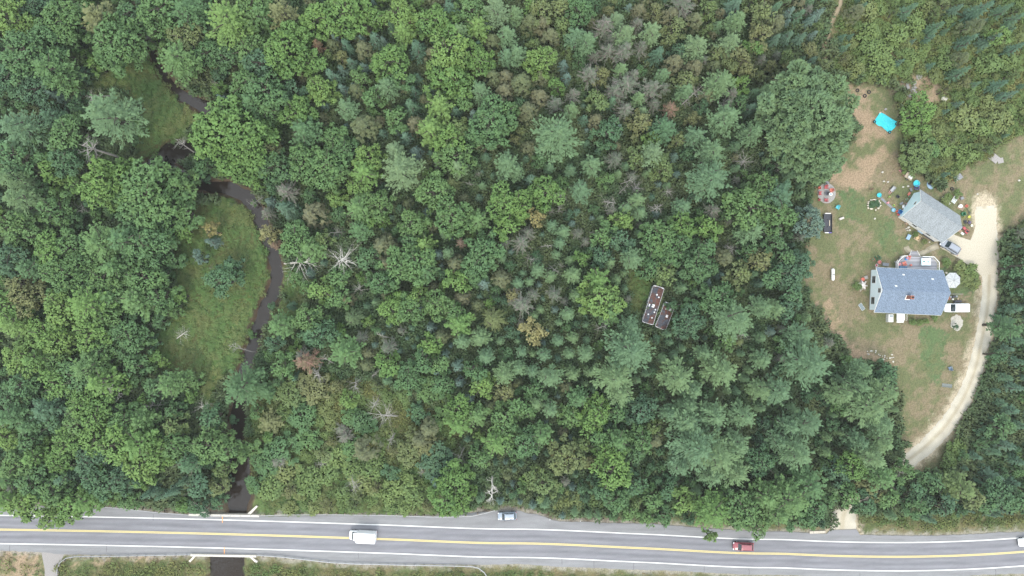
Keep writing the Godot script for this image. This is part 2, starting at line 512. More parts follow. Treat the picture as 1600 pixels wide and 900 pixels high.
func snag_meshes(seed_: int, h: float, spread: float, wide: bool) -> Array:
	# trunk and bare limbs of a dead tree
	rng.seed = seed_
	var s := mb()
	var lean := Vector3(rng.randf_range(-0.08, 0.08), 1, rng.randf_range(-0.08, 0.08)).normalized()
	tube(s, Vector3(0, -0.3, 0), lean * h * 0.5, 0.2, 0.14, 7)
	tube(s, lean * h * 0.5, lean * h, 0.14, 0.03, 6)
	var b := mb()
	var n := 12 if wide else 20
	for i in n:
		var f := rng.randf_range(0.45 if wide else 0.3, 0.98)
		var t := i * 2.4 + rng.randf() * 0.6
		var d := Vector3(cos(t), rng.randf_range(-0.1, 0.7 if wide else 0.25), sin(t)).normalized()
		limb(b, lean * h * f, d, spread * (1.15 - 0.55 * f) * rng.randf_range(0.35, 1.05), 0.06 if wide else 0.04, 2 if wide else 1, 2)
	return [finish(s), finish(b)]

func trunk_mesh(seed_: int, h: float, r: float, limbs: int) -> ArrayMesh:
	rng.seed = seed_
	var s := mb()
	var p := Vector3(0, -0.5, 0)
	for k in 4:
		var q := Vector3(rng.randf_range(-0.1, 0.1), h * (k + 1) / 4.0, rng.randf_range(-0.1, 0.1))
		tube(s, p, q, r * (1.0 - 0.23 * k), r * (1.0 - 0.23 * (k + 1)), 7, false)
		p = q
	for i in limbs:
		var t := i * 2.4 + rng.randf()
		limb(s, Vector3.UP * h * rng.randf_range(0.45, 0.8), Vector3(cos(t), 0.8, sin(t)).normalized(), h * rng.randf_range(0.2, 0.34), r * 0.4, 0, 0)
	return finish(s)

func leaf_mat(r: float, g: float, b: float, through := 0.35) -> StandardMaterial3D:
	var m := StandardMaterial3D.new()
	m.albedo_color = lin(r, g, b)
	m.vertex_color_use_as_albedo = true
	m.roughness = 0.75
	m.cull_mode = BaseMaterial3D.CULL_DISABLED
	if through > 0.0:
		m.backlight_enabled = true
		m.backlight = lin(r * through, g * through * 1.15, b * through * 0.8)
	return m

# kind letter: [object name, category, word for its look, mesh family, three tones of foliage]
var KINDS := {
	"d": ["broadleaf_tree", "tree", "mid-green leafy tree", "broad"],
	"l": ["bright_leafy_tree", "tree", "bright green leafy tree", "broad"],
	"k": ["dark_leafy_tree", "tree", "dark green leafy tree", "broad"],
	"o": ["olive_leafy_tree", "tree", "olive-tinged leafy tree", "broad"],
	"y": ["yellowing_tree", "tree", "yellow-leaved tree turning early", "broad"],
	"p": ["pine_tree", "tree", "blue-green feathery pine", "pine"],
	"w": ["round_pine_tree", "tree", "round-crowned dense pine", "dome"],
	"v": ["blue_spruce_tree", "tree", "round blue-grey spruce", "broad"],
	"q": ["pale_pine_tree", "tree", "pale yellow-green pine", "pine"],
	"s": ["spruce_tree", "tree", "dark pointed spruce", "spruce"],
	"b": ["blue_fir_tree", "tree", "blue-tipped fir", "spruce"],
	"e": ["star_spruce_tree", "tree", "star-shaped yellow-green spruce", "star"],
	"t": ["larch_tree", "tree", "tan-green feathery conifer", "feather"],
	"g": ["dying_conifer", "tree", "grey dying conifer", "twig"],
	"r": ["rusty_conifer", "tree", "rust-brown dead conifer", "twig"],
	"n": ["dead_tree", "dead tree", "bare pale dead tree", "snag"],
	"u": ["leafy_bush", "bush", "low yellow-green bush", "bush"],
}
var TONES := {
	"d": [[0.073, 0.149, 0.045], [0.062, 0.134, 0.046], [0.083, 0.159, 0.047]],
	"l": [[0.100, 0.189, 0.042], [0.087, 0.172, 0.039], [0.113, 0.197, 0.046]],
	"k": [[0.052, 0.118, 0.049], [0.058, 0.124, 0.045], [0.049, 0.109, 0.053]],
	"o": [[0.109, 0.144, 0.050], [0.121, 0.138, 0.051], [0.094, 0.144, 0.044]],
	"y": [[0.2, 0.19, 0.075], [0.19, 0.19, 0.08], [0.21, 0.19, 0.07]],
	"p": [[0.090, 0.162, 0.071], [0.078, 0.149, 0.070], [0.099, 0.168, 0.067]],
	"w": [[0.120, 0.201, 0.088], [0.116, 0.193, 0.086], [0.125, 0.204, 0.088]],
	"v": [[0.090, 0.150, 0.115], [0.090, 0.150, 0.115], [0.090, 0.150, 0.115]],
	"q": [[0.118, 0.185, 0.082], [0.108, 0.171, 0.080], [0.118, 0.185, 0.082]],
	"s": [[0.053, 0.116, 0.065], [0.060, 0.125, 0.063], [0.064, 0.125, 0.075]],
	"b": [[0.078, 0.138, 0.108], [0.072, 0.130, 0.094], [0.090, 0.148, 0.115]],
	"e": [[0.092, 0.120, 0.036], [0.064, 0.108, 0.040], [0.092, 0.120, 0.036]],
	"t": [[0.118, 0.138, 0.064], [0.105, 0.135, 0.056], [0.135, 0.142, 0.072]],
	"g": [[0.160, 0.150, 0.128], [0.140, 0.140, 0.115], [0.175, 0.158, 0.138]],
	"r": [[0.230, 0.130, 0.095], [0.210, 0.130, 0.105], [0.250, 0.140, 0.095]],
	"n": [[0.336, 0.320, 0.296], [0.272, 0.256, 0.240], [0.520, 0.500, 0.460]],
	"u": [[0.116, 0.174, 0.047], [0.100, 0.159, 0.043], [0.134, 0.171, 0.053]],
}
var forms := {}               # family and size: [[mesh, R, h], ...]
var tree_mats := {}

func build_forms() -> void:
	forms.broad_small = []; forms.broad_mid = []; forms.broad_big = []
	for i in 4: forms.broad_small.append([broadleaf_crown(100 + i, 2.1, 7.0, 5, 9.0, 0.4), 2.1, 7.0])
	for i in 5: forms.broad_mid.append([broadleaf_crown(200 + i, 3.8, 11.0, 8, 9.0, 0.46), 3.8, 11.0])
	for i in 4: forms.broad_big.append([broadleaf_crown(300 + i, 6.2, 15.5, 13, 8.5, 0.54), 6.2, 15.5])
	# spreading crowns whose leaves lie in long sprays
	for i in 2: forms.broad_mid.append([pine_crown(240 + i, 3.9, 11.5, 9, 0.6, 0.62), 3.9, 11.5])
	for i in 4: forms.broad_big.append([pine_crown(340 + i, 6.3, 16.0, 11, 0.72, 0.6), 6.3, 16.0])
	forms.dome = []
	for i in 2: forms.dome.append([broadleaf_crown(360 + i, 9.0, 21.0, 52, 10.0, 0.8, 0.36, 0.62), 9.0, 21.0])
	forms.pine_small = []; forms.pine_mid = []; forms.pine_big = []
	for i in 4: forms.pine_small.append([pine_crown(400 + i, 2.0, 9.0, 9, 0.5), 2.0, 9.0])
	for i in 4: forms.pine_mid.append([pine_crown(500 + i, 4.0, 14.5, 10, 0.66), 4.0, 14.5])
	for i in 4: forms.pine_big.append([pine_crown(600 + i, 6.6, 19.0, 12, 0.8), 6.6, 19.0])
	forms.spruce = []
	for i in 5: forms.spruce.append([spruce_crown(700 + i, 1.6, 7.0 + i * 0.3, 0.5, 0.3, 1.0), 1.6, 7.0 + i * 0.3])
	forms.star = []
	for i in 2: forms.star.append([spruce_crown(720 + i, 3.2, 10.0, 0.85, 0.12, 0.2, 0.75), 3.2, 10.0])
	forms.feather = []
	for i in 4: forms.feather.append([feathery_crown(740 + i, 1.9, 7.0, 85), 1.9, 7.0])
	forms.twig = []
	for i in 3: forms.twig.append([twig_crown(760 + i, 1.9, 8.0, 70), 1.9, 8.0])
	forms.bush = []
	for i in 4: forms.bush.append([broadleaf_crown(780 + i, 1.4, 2.2, 6, 9.0, 0.34), 1.4, 2.2])
	forms.snag = []
	for i in 5:
		var m := snag_meshes(800 + i, 9.0, 3.2, i % 2 == 0)
		forms.snag.append([m[1], 3.0, 9.0, m[0]])
	forms.trunk = [trunk_mesh(900, 1.0, 0.03, 0), trunk_mesh(901, 1.0, 0.035, 5)]
	M.bark = mat(lin(0.075, 0.062, 0.05), 0.95, M.wear, 2.0)
	for k in TONES:
		tree_mats[k] = []
		for t in TONES[k]: tree_mats[k].append(leaf_mat(t[0], t[1], t[2], 0.0 if k in "grn" else 0.6))
	for k in tree_mats["n"].size(): tree_mats["n"][k].vertex_color_use_as_albedo = false

var LANDMARKS := [[568, 835, "white box van"], [792, 804, "silver car"], [1161, 853, "red car"], [352, 834, "road bridge"], [1318, 800, "gravel drive's mouth"], [1025, 480, "rusty trailers"], [1291, 302, "fire pit"], [1384, 192, "turquoise tarpaulin"], [1455, 337, "garage"], [1420, 455, "house"], [1302, 429, "white gas tank"], [1490, 438, "sun canopy"],
	[1475, 155, "large pale boulder"], [1288, 60, "narrow dirt path"], [1543, 231, "white ladder-like frame"], [1545, 470, "drive's straight stretch"], [1508, 618, "drive's outer bend"], [1430, 712, "drive's shaded end"], [430, 412, "leaning dead tree"], [537, 400, "mossy dead tree"], [193, 618, "forked grey dead tree"], [268, 742, "silver leaning spruce"], [265, 531, "white log in the meadow"],
	[768, 749, "large grey dead tree"], [243, 258, "stream's dark pool"], [318, 165, "stream's upper bend"], [218, 20, "stream's top end"], [372, 690, "stream's lower reach"], [833, 520, "golden tree"], [835, 340, "pale yellow tree"], [550, 498, "yellow-green star spruce"], [770, 500, "dark star spruce"], [627, 268, "pale spreading pine"], [480, 562, "rust-brown dead conifer"], [499, 74, "small rusty conifer"],
	[643, 43, "rusty snag up north"], [870, 215, "lone wide pine"], [985, 545, "tall feathery pine"], [975, 140, "grey dying thicket"], [1268, 165, "giant pine"], [365, 228, "big bright streamside tree"], [165, 285, "lime-green tree"], [330, 358, "yellow tree in the meadow"], [491, 336, "round tan conifer"], [570, 200, "pale tan conifer"], [420, 365, "yellow streamside tree"],
	[945, 465, "bright round tree"], [700, 780, "overhanging tree"], [1500, 762, "olive tree past the drive"], [115, 790, "overhanging leafy trees"], [1072, 505, "trailers' dark round tree"], [1110, 280, "broad bushy pine"], [885, 715, "autumn-tinged tree"], [1262, 567, "clearing's wide pine"], [1386, 584, "round dark bush"], [1090, 700, "roadside great pine"], [170, 238, "sprawling white dead tree"],
	[0, 0, "photo's north-west corner"], [1600, 0, "photo's north-east corner"], [0, 430, "middle of the west edge"], [0, 610, "west edge's lower part"], [0, 200, "west edge's upper part"], [400, 0, "north edge above the stream"], [800, 0, "middle of the north edge"], [1080, 0, "north edge past the thicket"], [1600, 420, "middle of the east edge"], [1600, 690, "east edge's lower part"], [115, 480, "leafy west wood's heart"], [1600, 230, "east edge's upper part"],
	[705, 110, "bright northern grove"], [855, 95, "lone lime tree near the top"], [700, 620, "blue fir cluster"], [610, 740, "lone dark round bush"], [700, 360, "middle of the forest"], [1165, 500, "grey-green spreading pine"], [1180, 400, "clearing's dead pine"]]
var waiting: Array = []       # trees that still want a label: [node, kind, r, px, py]

func label_trees() -> void:
	# kind, size and the way from the next landmark; alike ones are told apart by their order outwards from it
	var bins := {}
	for w in waiting:
		var best := 0
		var d := 1e9
		for k in LANDMARKS.size():
			var e := Vector2(w[3] - LANDMARKS[k][0], w[4] - LANDMARKS[k][1]).length()
			if e < d: d = e; best = k
		var way: String = ["east", "south-east", "south", "south-west", "west", "north-west", "north", "north-east"][posmod(roundi(atan2(w[4] - LANDMARKS[best][1], w[3] - LANDMARKS[best][0]) / (PI / 4)), 8)]
		var r: float = w[2]
		var size := "small" if r < 12 else ("middling" if r < 22 else ("large" if r < 36 else "huge"))
		var t := "%s %s" % [size, KINDS[w[1]][2]]
		t += (" at the %s" % LANDMARKS[best][2]) if d < 9.0 else (" %s of the %s" % [way, LANDMARKS[best][2]])
		if not bins.has(t): bins[t] = []
		bins[t].append([d, w[0]])
	for t in bins:
		var list: Array = bins[t]
		list.sort_custom(func(a, b): return a[0] < b[0])
		for k in list.size():
			var u: String = t if list.size() == 1 else "%s, %s one out" % [t, ORDINALS[mini(k, 27)]]
			list[k][1].set_meta("label", u)

var GROUPS := {"broad": "leafy trees of the forest", "pine": "pines of the forest", "dome": "pines of the forest", "spruce": "spruces and firs of the forest", "star": "spruces and firs of the forest", "feather": "feathery conifers of the forest", "twig": "dying conifers of the forest", "snag": "bare dead trees", "bush": "low bushes"}

func plant(kind: String, px: float, py: float, r: float, tall := 1.0, lean := Vector3.ZERO, label := "") -> Node3D:
	# px, py: where the middle of the crown is seen; r: its radius there, in pixels of the photo
	var family: String = KINDS[kind][3]
	var R := r * GROUND_SCALE
	var h: float
	match family:
		"broad": h = clampf(2.0 * R + 4.5, 4.5, 17.0)
		"dome": h = clampf(1.7 * R + 4.0, 8.0, 21.0)
		"pine": h = clampf(2.0 * R + 5.5, 6.0, 20.0)
		"spruce": h = clampf(3.4 * R + 1.2, 2.5, 12.0)
		"star": h = 3.0 * R
		"feather": h = clampf(3.0 * R + 1.5, 3.0, 10.0)
		"twig": h = clampf(3.0 * R + 2.5, 4.0, 11.0)
		"snag": h = clampf(1.9 * R + 4.0, 5.0, 11.0)
		_: h = clampf(1.2 * R + 0.5, 0.8, 3.0)
	h *= tall * rng.randf_range(0.9, 1.1)
	var seen := h * (0.55 if family in ["spruce", "feather", "twig", "bush", "snag"] else 0.68)
	var at := place(px, py, seen)
	R *= 1.0 - seen / EYE
	if family == "broad" and r > 20.0: R *= 1.08
	at.y = height(at.x, at.z)
	var list: Array
	if family == "broad": list = forms.broad_small if R < 2.9 else (forms.broad_mid if R < 4.9 else forms.broad_big)
	elif family == "pine": list = forms.pine_small if R < 2.9 else (forms.pine_mid if R < 5.2 else forms.pine_big)
	else: list = forms[family]
	var form: Array = list[rng.randi() % list.size()]
	var o := thing(KINDS[kind][0], label, KINDS[kind][1], at, rng.randf() * TAU, GROUPS[family])
	if family == "snag" and lean == Vector3.ZERO: lean = Vector3(rng.randf_range(-0.5, 0.5), 0, rng.randf_range(-0.5, 0.5))
	if lean != Vector3.ZERO: o.basis = Basis(Quaternion(Vector3.UP, (Vector3.UP + lean).normalized())) * o.basis
	var tone: Material = tree_mats[kind][rng.randi() % (2 if family == "snag" else 3)]
	if family == "snag" and label: tone = tree_mats[kind][2]
	var sc := Vector3(R / form[1], h / form[2], R / form[1])
	if family == "snag":
		var tr := obj("trunk", form[3], tone, o)
		tr.scale = sc
		obj("branches", form[0], tone, o).scale = sc
	else:
		if family != "bush":
			var tr := obj("trunk", forms.trunk[1 if family == "broad" else 0], M.bark, o)
			tr.scale = Vector3(h, h * 0.93, h)
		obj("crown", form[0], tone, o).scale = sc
	trees.append(Vector3(px, py, r))
	if label == "": waiting.append([o, kind, r, px, py])
	return o

func grove(ox: float, oy: float, list: String) -> void:
	# crowns noted on a fourfold enlargement of one tile of the photo: kind x y radius
	for entry in list.split(","):
		var w := entry.strip_edges().split(" ", false)
		if w.size() < 4: continue
		var kind: String = w[0]
		if ox > 1100.0 and oy < 10.0 and float(w[1]) > 420.0:
			if kind == "o" or kind == "k":
				kind = "u"
				w[3] = str(float(w[3]) * 0.72)
			if kind == "s": w[3] = str(float(w[3]) * 0.68)
		var r := float(w[3]) / 4.0
		var tall := 1.0
		var py := oy + float(w[2]) / 4.0
		if kind == "s" and ox + float(w[1]) / 4.0 > 1500.0 and py > 350.0:
			r *= 0.62
			tall = 0.8
		var px := ox + float(w[1]) / 4.0
		if px > 388.0 and px < 690.0 and py > 595.0 and kind in "dkog":
			tall = 0.45
			r *= 0.9
		plant(kind, ox + float(w[1]) / 4.0, py, r, tall)

# ---------------------------------------------------------------- ground
func ground_color(px: float, py: float, x: float, z: float, w: float, dr: float) -> Color:
	var n1 := noise.get_noise_2d(x * 9.0, z * 9.0)
	var n2 := noise.get_noise_2d(x * 34.0 + 500.0, z * 34.0)
	var n3 := noise.get_noise_2d(x * 90.0, z * 90.0 + 900.0)
	var c := Color(0.048, 0.05, 0.026).lerp(Color(0.075, 0.055, 0.034), clampf(0.5 + n1 * 1.4 + n2 * 0.6, 0, 1))
	var p := Vector2(px + n1 * 14.0 + n2 * 10.0, py + n2 * 12.0 + n3 * 6.0)
	if inside("scrub", p):
		c = Color(0.095, 0.12, 0.042).lerp(Color(0.16, 0.145, 0.07), clampf(0.4 + n1 * 1.6 + n2 * 0.9, 0, 1))
	if inside("meadow", p):
		c = Color(0.075, 0.138, 0.038).lerp(Color(0.115, 0.125, 0.044), clampf(0.35 + n1 * 1.8 + n2 * 0.7, 0, 1))
	if inside("lawn", p):
		var dry := Color(0.178, 0.15, 0.086).lerp(Color(0.215, 0.172, 0.11), clampf(0.5 + n3 * 1.0, 0, 1))
		c = Color(0.115, 0.132, 0.055).lerp(dry, clampf(0.5 + n1 * 1.5 + n2 * 1.2 + n3 * 0.4, 0, 1))
	if inside("lush", p):
		c = c.lerp(Color(0.088, 0.135, 0.052), clampf(0.7 + n1 * 1.2 + n2 * 1.6 + n3, 0, 1))
	if inside("dirt", p):
		c = c.lerp(Color(0.29, 0.215, 0.14), clampf(0.6 + n1 * 1.6 + n2 * 0.9 + n3 * 0.5, 0, 1))
	# mown and gravelly edges of the road
	var rn := curve_at(road_north, px); var rs := curve_at(road_south, px)
	var off := maxf(rn - py, py - rs)
	if off < 14.0 and off > -30.0:
		c = c.lerp(Color(0.3, 0.275, 0.23), clampf(1.0 - (off + n2 * 10.0) / 9.0, 0, 1) * 0.9)
	# fine gravel scattered off the drive
	var edge := dr + n2 * 1.6 + n3 * 0.9
	if edge < 1.6: c = c.lerp(Color(0.42, 0.36, 0.26), clampf((1.6 - edge) / 1.6, 0, 1))
	# mud and reeds of the stream bank
	var bank := w + n2 * 1.4
	if bank < 1.0: c = c.lerp(Color(0.085, 0.055, 0.032), clampf((1.0 - bank) / 1.0, 0, 1))
	return c

func build_ground() -> void:
	water_field = stamp(stream_line, 8.0)
	drive_field = stamp(drive_line, 6.0)
	path_field = stamp(path_line, 4.0)
	var xs := PackedFloat32Array([-4000, -1500, -600, -300, -190, -150])
	for i in NX: xs.append(GX0 + i * CELL)
	xs.append_array([150, 190, 300, 600, 1500, 4000])
	var zs := PackedFloat32Array([-4000, -1500, -600, -300, -170, -110])
	for i in NZ: zs.append(GZ0 + i * CELL)
	zs.append_array([110, 170, 300, 600, 1500, 4000])
	var v := PackedVector3Array(); var c := PackedColorArray(); var idx := PackedInt32Array()
	v.resize(xs.size() * zs.size()); c.resize(v.size())
	for j in zs.size():
		for i in xs.size():
			var x := xs[i]; var z := zs[j]
			var k := j * xs.size() + i
			v[k] = Vector3(x, height(x, z), z)
			if absf(x) > 140 or absf(z) > 100: c[k] = Color(0.05, 0.085, 0.034)
			else: c[k] = ground_color(x / GROUND_SCALE + 800.0, z / GROUND_SCALE + 450.0, x, z, sample(water_field, x, z), sample(drive_field, x, z))
			if i and j:
				idx.append_array([k, k - 1, k - xs.size(), k - 1, k - xs.size() - 1, k - xs.size()])
	var n := PackedVector3Array()
	n.resize(v.size())
	for j in zs.size():
		for i in xs.size():
			var k := j * xs.size() + i
			var a := v[k - 1] if i else v[k]; var b := v[k + 1] if i + 1 < xs.size() else v[k]
			var d := v[k - xs.size()] if j else v[k]; var e := v[k + xs.size()] if j + 1 < zs.size() else v[k]
			n[k] = (e - d).cross(b - a).normalized()
	var arrays := []
	arrays.resize(Mesh.ARRAY_MAX)
	arrays[Mesh.ARRAY_VERTEX] = v; arrays[Mesh.ARRAY_NORMAL] = n; arrays[Mesh.ARRAY_COLOR] = c; arrays[Mesh.ARRAY_INDEX] = idx
	var m := ArrayMesh.new()
	m.add_surface_from_arrays(Mesh.PRIMITIVE_TRIANGLES, arrays)
	var g := mat(Color.WHITE, 0.95, grain(512, 0.03, 0.74, 1.14, 5, 5), 0.14, 0.0, true)
	g.vertex_color_use_as_albedo = true
	struct("ground", m, g)

func ribbon(table_a: Callable, table_b: Callable, x0: float, x1: float, dx: float, across: int, y: float, tint: Callable, skirt := 0.0) -> ArrayMesh:
	# a sheet between two lines that run across the photo; tint(px, t) gives each point's own colour
	var v := PackedVector3Array(); var c := PackedColorArray(); var n := PackedVector3Array(); var idx := PackedInt32Array()
	var cols := across + 1 + (2 if skirt > 0.0 else 0)
	var rows := int((x1 - x0) / dx) + 1
	for i in rows:
		var px := x0 + (x1 - x0) * i / (rows - 1)
		var a: float = table_a.call(px); var b: float = table_b.call(px)
		for j in cols:
			var jj := j - (1 if skirt > 0.0 else 0)
			var t := clampf(float(jj) / across, 0, 1)
			var low := skirt if jj < 0 or jj > across else 0.0
			v.append(place(px, lerpf(a, b, t)) + Vector3.UP * (y - low))
			n.append(Vector3.UP)
			c.append(tint.call(px, lerpf(a, b, t)))
			if i and j:
				var k := i * cols + j
				idx.append_array([k, k - cols, k - 1, k - 1, k - cols, k - cols - 1])
	var arrays := []
	arrays.resize(Mesh.ARRAY_MAX)
	arrays[Mesh.ARRAY_VERTEX] = v; arrays[Mesh.ARRAY_NORMAL] = n; arrays[Mesh.ARRAY_COLOR] = c; arrays[Mesh.ARRAY_INDEX] = idx
	var m := ArrayMesh.new()
	m.add_surface_from_arrays(Mesh.PRIMITIVE_TRIANGLES, arrays)
	return m

func band(offset0: float, offset1: float, y: float, wob := 0.0) -> ArrayMesh:
	return ribbon(func(px): return curve_at(road_mid, px) + offset0 + wob * noise.get_noise_1d(px * 30.0), func(px): return curve_at(road_mid, px) + offset1 + wob * noise.get_noise_1d(px * 30.0 + 700.0), -900, 2500, 10, 1, y, func(_px, _py): return Color.WHITE)

func path_sheet(line: Array, y: float, step: float, tint: Callable) -> ArrayMesh:
	# a winding sheet with ragged edges
	var v := PackedVector3Array(); var c := PackedColorArray(); var n := PackedVector3Array(); var idx := PackedInt32Array()
	var pts: Array = []
	for i in line.size() - 1:
		var a: Array = line[maxi(i - 1, 0)]; var b: Array = line[i]; var d: Array = line[i + 1]; var e: Array = line[mini(i + 2, line.size() - 1)]
		var steps := int(Vector2(b[0] - d[0], b[1] - d[1]).length() * GROUND_SCALE / step) + 1
		for k in steps:
			var t := float(k) / steps
			var q := Vector2(b[0], b[1]).cubic_interpolate(Vector2(d[0], d[1]), Vector2(a[0], a[1]), Vector2(e[0], e[1]), t)
			pts.append(Vector3(q.x, q.y, lerpf(b[2], d[2], t)))
	var across := 10
	for i in pts.size():
		var p: Vector3 = pts[i]
		var f: Vector3 = pts[mini(i + 1, pts.size() - 1)] - pts[maxi(i - 1, 0)]
		var side := Vector2(-f.y, f.x).normalized()
		for j in across + 1:
			var t := float(j) / across * 2.0 - 1.0
			var w := p.z * (1.0 + 0.2 * noise.get_noise_2d(i * step * 40.0 + (900.0 if t > 0 else 0.0), 70.0) + 0.12 * noise.get_noise_2d(i * step * 150.0, t * 3.0))
			v.append(place(p.x + side.x * t * w, p.y + side.y * t * w) + Vector3.UP * y)
			n.append(Vector3.UP)
			c.append(tint.call(i * step, t))
			if i and j:
				var k := i * (across + 1) + j
				idx.append_array([k, k - across - 1, k - 1, k - 1, k - across - 1, k - across - 2])
	var arrays := []
	arrays.resize(Mesh.ARRAY_MAX)
	arrays[Mesh.ARRAY_VERTEX] = v; arrays[Mesh.ARRAY_NORMAL] = n; arrays[Mesh.ARRAY_COLOR] = c; arrays[Mesh.ARRAY_INDEX] = idx
	var m := ArrayMesh.new()
	m.add_surface_from_arrays(Mesh.PRIMITIVE_TRIANGLES, arrays)
	return m

const ROAD_Y := 0.16

func build_roads() -> void:
	var asphalt := mat(Color.WHITE, 0.9, grain(512, 0.05, 0.78, 1.12, 5, 9), 0.35, 0.0, true)
	asphalt.vertex_color_use_as_albedo = true
	var tint := func(px: float, py: float) -> Color:
		var d := py - curve_at(road_mid, px)
		var base := Color(0.218, 0.22, 0.229)
		var lane := Color(0.178, 0.18, 0.2)
		var c := base
		if absf(d) < 23.0:
			c = lane
			# two polished wheel tracks and the darker oil line between them in each lane
			for mid in [-11.5, 11.5]:
				for trk in [-5.0, 5.0]:
					c = c.lerp(Color(0.212, 0.212, 0.232), 0.8 * exp(-pow((d - mid - trk) / 2.3, 2)))
				c = c.lerp(Color(0.150, 0.152, 0.168), 0.55 * exp(-pow((d - mid) / 1.9, 2)))
		var n := noise.get_noise_2d(px * 1.2, py * 14.0)
		return c * (1.0 + 0.2 * n + 0.08 * noise.get_noise_2d(px * 20.0, py * 20.0))
	struct("road", ribbon(func(px): return curve_at(road_north, px) + 1.2 * noise.get_noise_1d(px * 12.0), func(px): return curve_at(road_south, px) + 1.2 * noise.get_noise_1d(px * 12.0 + 300.0), -900, 2500, 5, 44, ROAD_Y, tint, 0.35), asphalt)
	var white := mat(lin(0.8, 0.8, 0.78), 0.7, grain(256, 0.06, 0.72, 1.05, 4, 3), 1.0, 0.0, true)
	var yellow := mat(lin(0.7, 0.58, 0.25), 0.7, white.albedo_texture, 1.0, 0.0, true)
	struct("road_edge_line", band(-22.9, -21.3, ROAD_Y + 0.006, 0.12), white)
	struct("road_edge_line", band(21.2, 22.8, ROAD_Y + 0.006, 0.12), white)
	struct("road_center_line", band(-1.5, -0.3, ROAD_Y + 0.006, 0.1), yellow)
	struct("road_center_line", band(0.3, 1.5, ROAD_Y + 0.006, 0.1), yellow)
	var orange := mat(lin(0.75, 0.3, 0.07), 0.8)
	for q in [[347.5, 805.5, 1.0, 11.0], [350.5, 854.5, 1.0, 11.0]]:
		var s := mb()
		var a := place(q[0], q[1]); var b := place(q[0] + q[2], q[1] + q[3])
		box(s, (a + b) * 0.5 + Vector3.UP * (ROAD_Y + 0.011), Vector3(b.x - a.x, 0.004, b.z - a.z), 0.001)
		struct("road_paint_mark", s, orange)
	# sealed cracks across the shoulder
	var tar := mat(lin(0.06, 0.06, 0.065), 0.9)
	for q in [[16, 851], [167, 851], [560, 862], [878, 871], [928, 876], [990, 879], [1100, 884], [1170, 888], [1343, 895], [1555, 889], [240, 803]]:
		var s := mb()
		for k in 4:
			box(s, place(q[0] + rng.randf_range(-0.3, 0.3), q[1] + k * 2.6 + 1.3) + Vector3.UP * (ROAD_Y + 0.004), Vector3(0.07, 0.004, 0.4), 0.001)
		struct("road_crack", s, tar)
	var gravel := mat(Color.WHITE, 0.95, grain(512, 0.09, 0.6, 1.15, 5, 12), 0.5, 0.0, true)
	gravel.vertex_color_use_as_albedo = true
	var gravel_tint := func(at: float, t: float) -> Color:
		var c := Color(0.6, 0.555, 0.455)
		c = c.lerp(Color(0.42, 0.36, 0.245), 0.75 * exp(-pow((t - 0.08 + 0.1 * noise.get_noise_1d(at * 6.0)) / 0.22, 2)))
		c = c.lerp(Color(0.5, 0.47, 0.4), 0.6 * smoothstep(0.6, 1.0, absf(t)))
		return c * (1.0 + 0.22 * noise.get_noise_2d(at * 30.0, t * 60.0))
	struct("gravel_driveway", path_sheet(drive_line, 0.03, 0.5, gravel_tint), gravel)
	var pad := mb()
	var pad_edge := PackedVector2Array()
	for k in polys.gravel[0].size():
		var a: Vector2 = polys.gravel[0][k]; var b: Vector2 = polys.gravel[0][(k + 1) % polys.gravel[0].size()]
		for j in 8:
			var q := a.lerp(b, j / 8.0) + Vector2(noise.get_noise_2d(k * 90.0 + j * 9.0, 0), noise.get_noise_2d(0, k * 90.0 + j * 9.0)) * 2.0
			var p := place(q.x, q.y)
			pad_edge.append(Vector2(p.x, p.z))
	prism(pad, pad_edge, 0.0, 0.036)
	struct("gravel_parking_pad", pad, mat(lin(0.5, 0.455, 0.365), 0.95, grain(512, 0.05, 0.68, 1.2, 6, 31), 0.25, 0.0, true))
	var side := mb()
	var side_edge := PackedVector2Array()
	for q in polys.gravel[1]: side_edge.append(Vector2(place(q.x, q.y).x, place(q.x, q.y).z))
	prism(side, side_edge, 0.0, 0.04)
	struct("side_road", side, mat(lin(0.33, 0.31, 0.3), 0.95, gravel.albedo_texture, 0.5, 0.0, true))
	var apron := mb()
	var ap := PackedVector2Array()
	for q in [[1297, 828], [1338, 827], [1345, 838], [1288, 837]]: ap.append(Vector2(place(q[0], q[1]).x, place(q[0], q[1]).z))
	prism(apron, ap, 0.0, ROAD_Y - 0.006)
	struct("driveway_apron", apron, mat(lin(0.23, 0.23, 0.245), 0.9, asphalt.albedo_texture, 0.4, 0.0, true))
	struct("dirt_path", path_sheet(path_line, 0.03, 0.5, func(at, t): return Color(0.42, 0.34, 0.23) * (1.0 - 0.35 * absf(t) + 0.3 * noise.get_noise_2d(at * 30.0, t * 50.0))), gravel)
	# garden path of pale flagstones from the parking pad to the deck
	var walk := [[1466, 384, 5], [1455, 388, 4.5], [1445, 394, 3.5], [1432, 396, 3.5], [1420, 392, 4], [1415, 384, 4]]
	struct("garden_path", path_sheet(walk, 0.028, 0.4, func(at, t): return Color(0.40, 0.36, 0.27) * (1.0 - 0.25 * absf(t) + 0.4 * noise.get_noise_2d(at * 40.0, t * 60.0))), gravel)

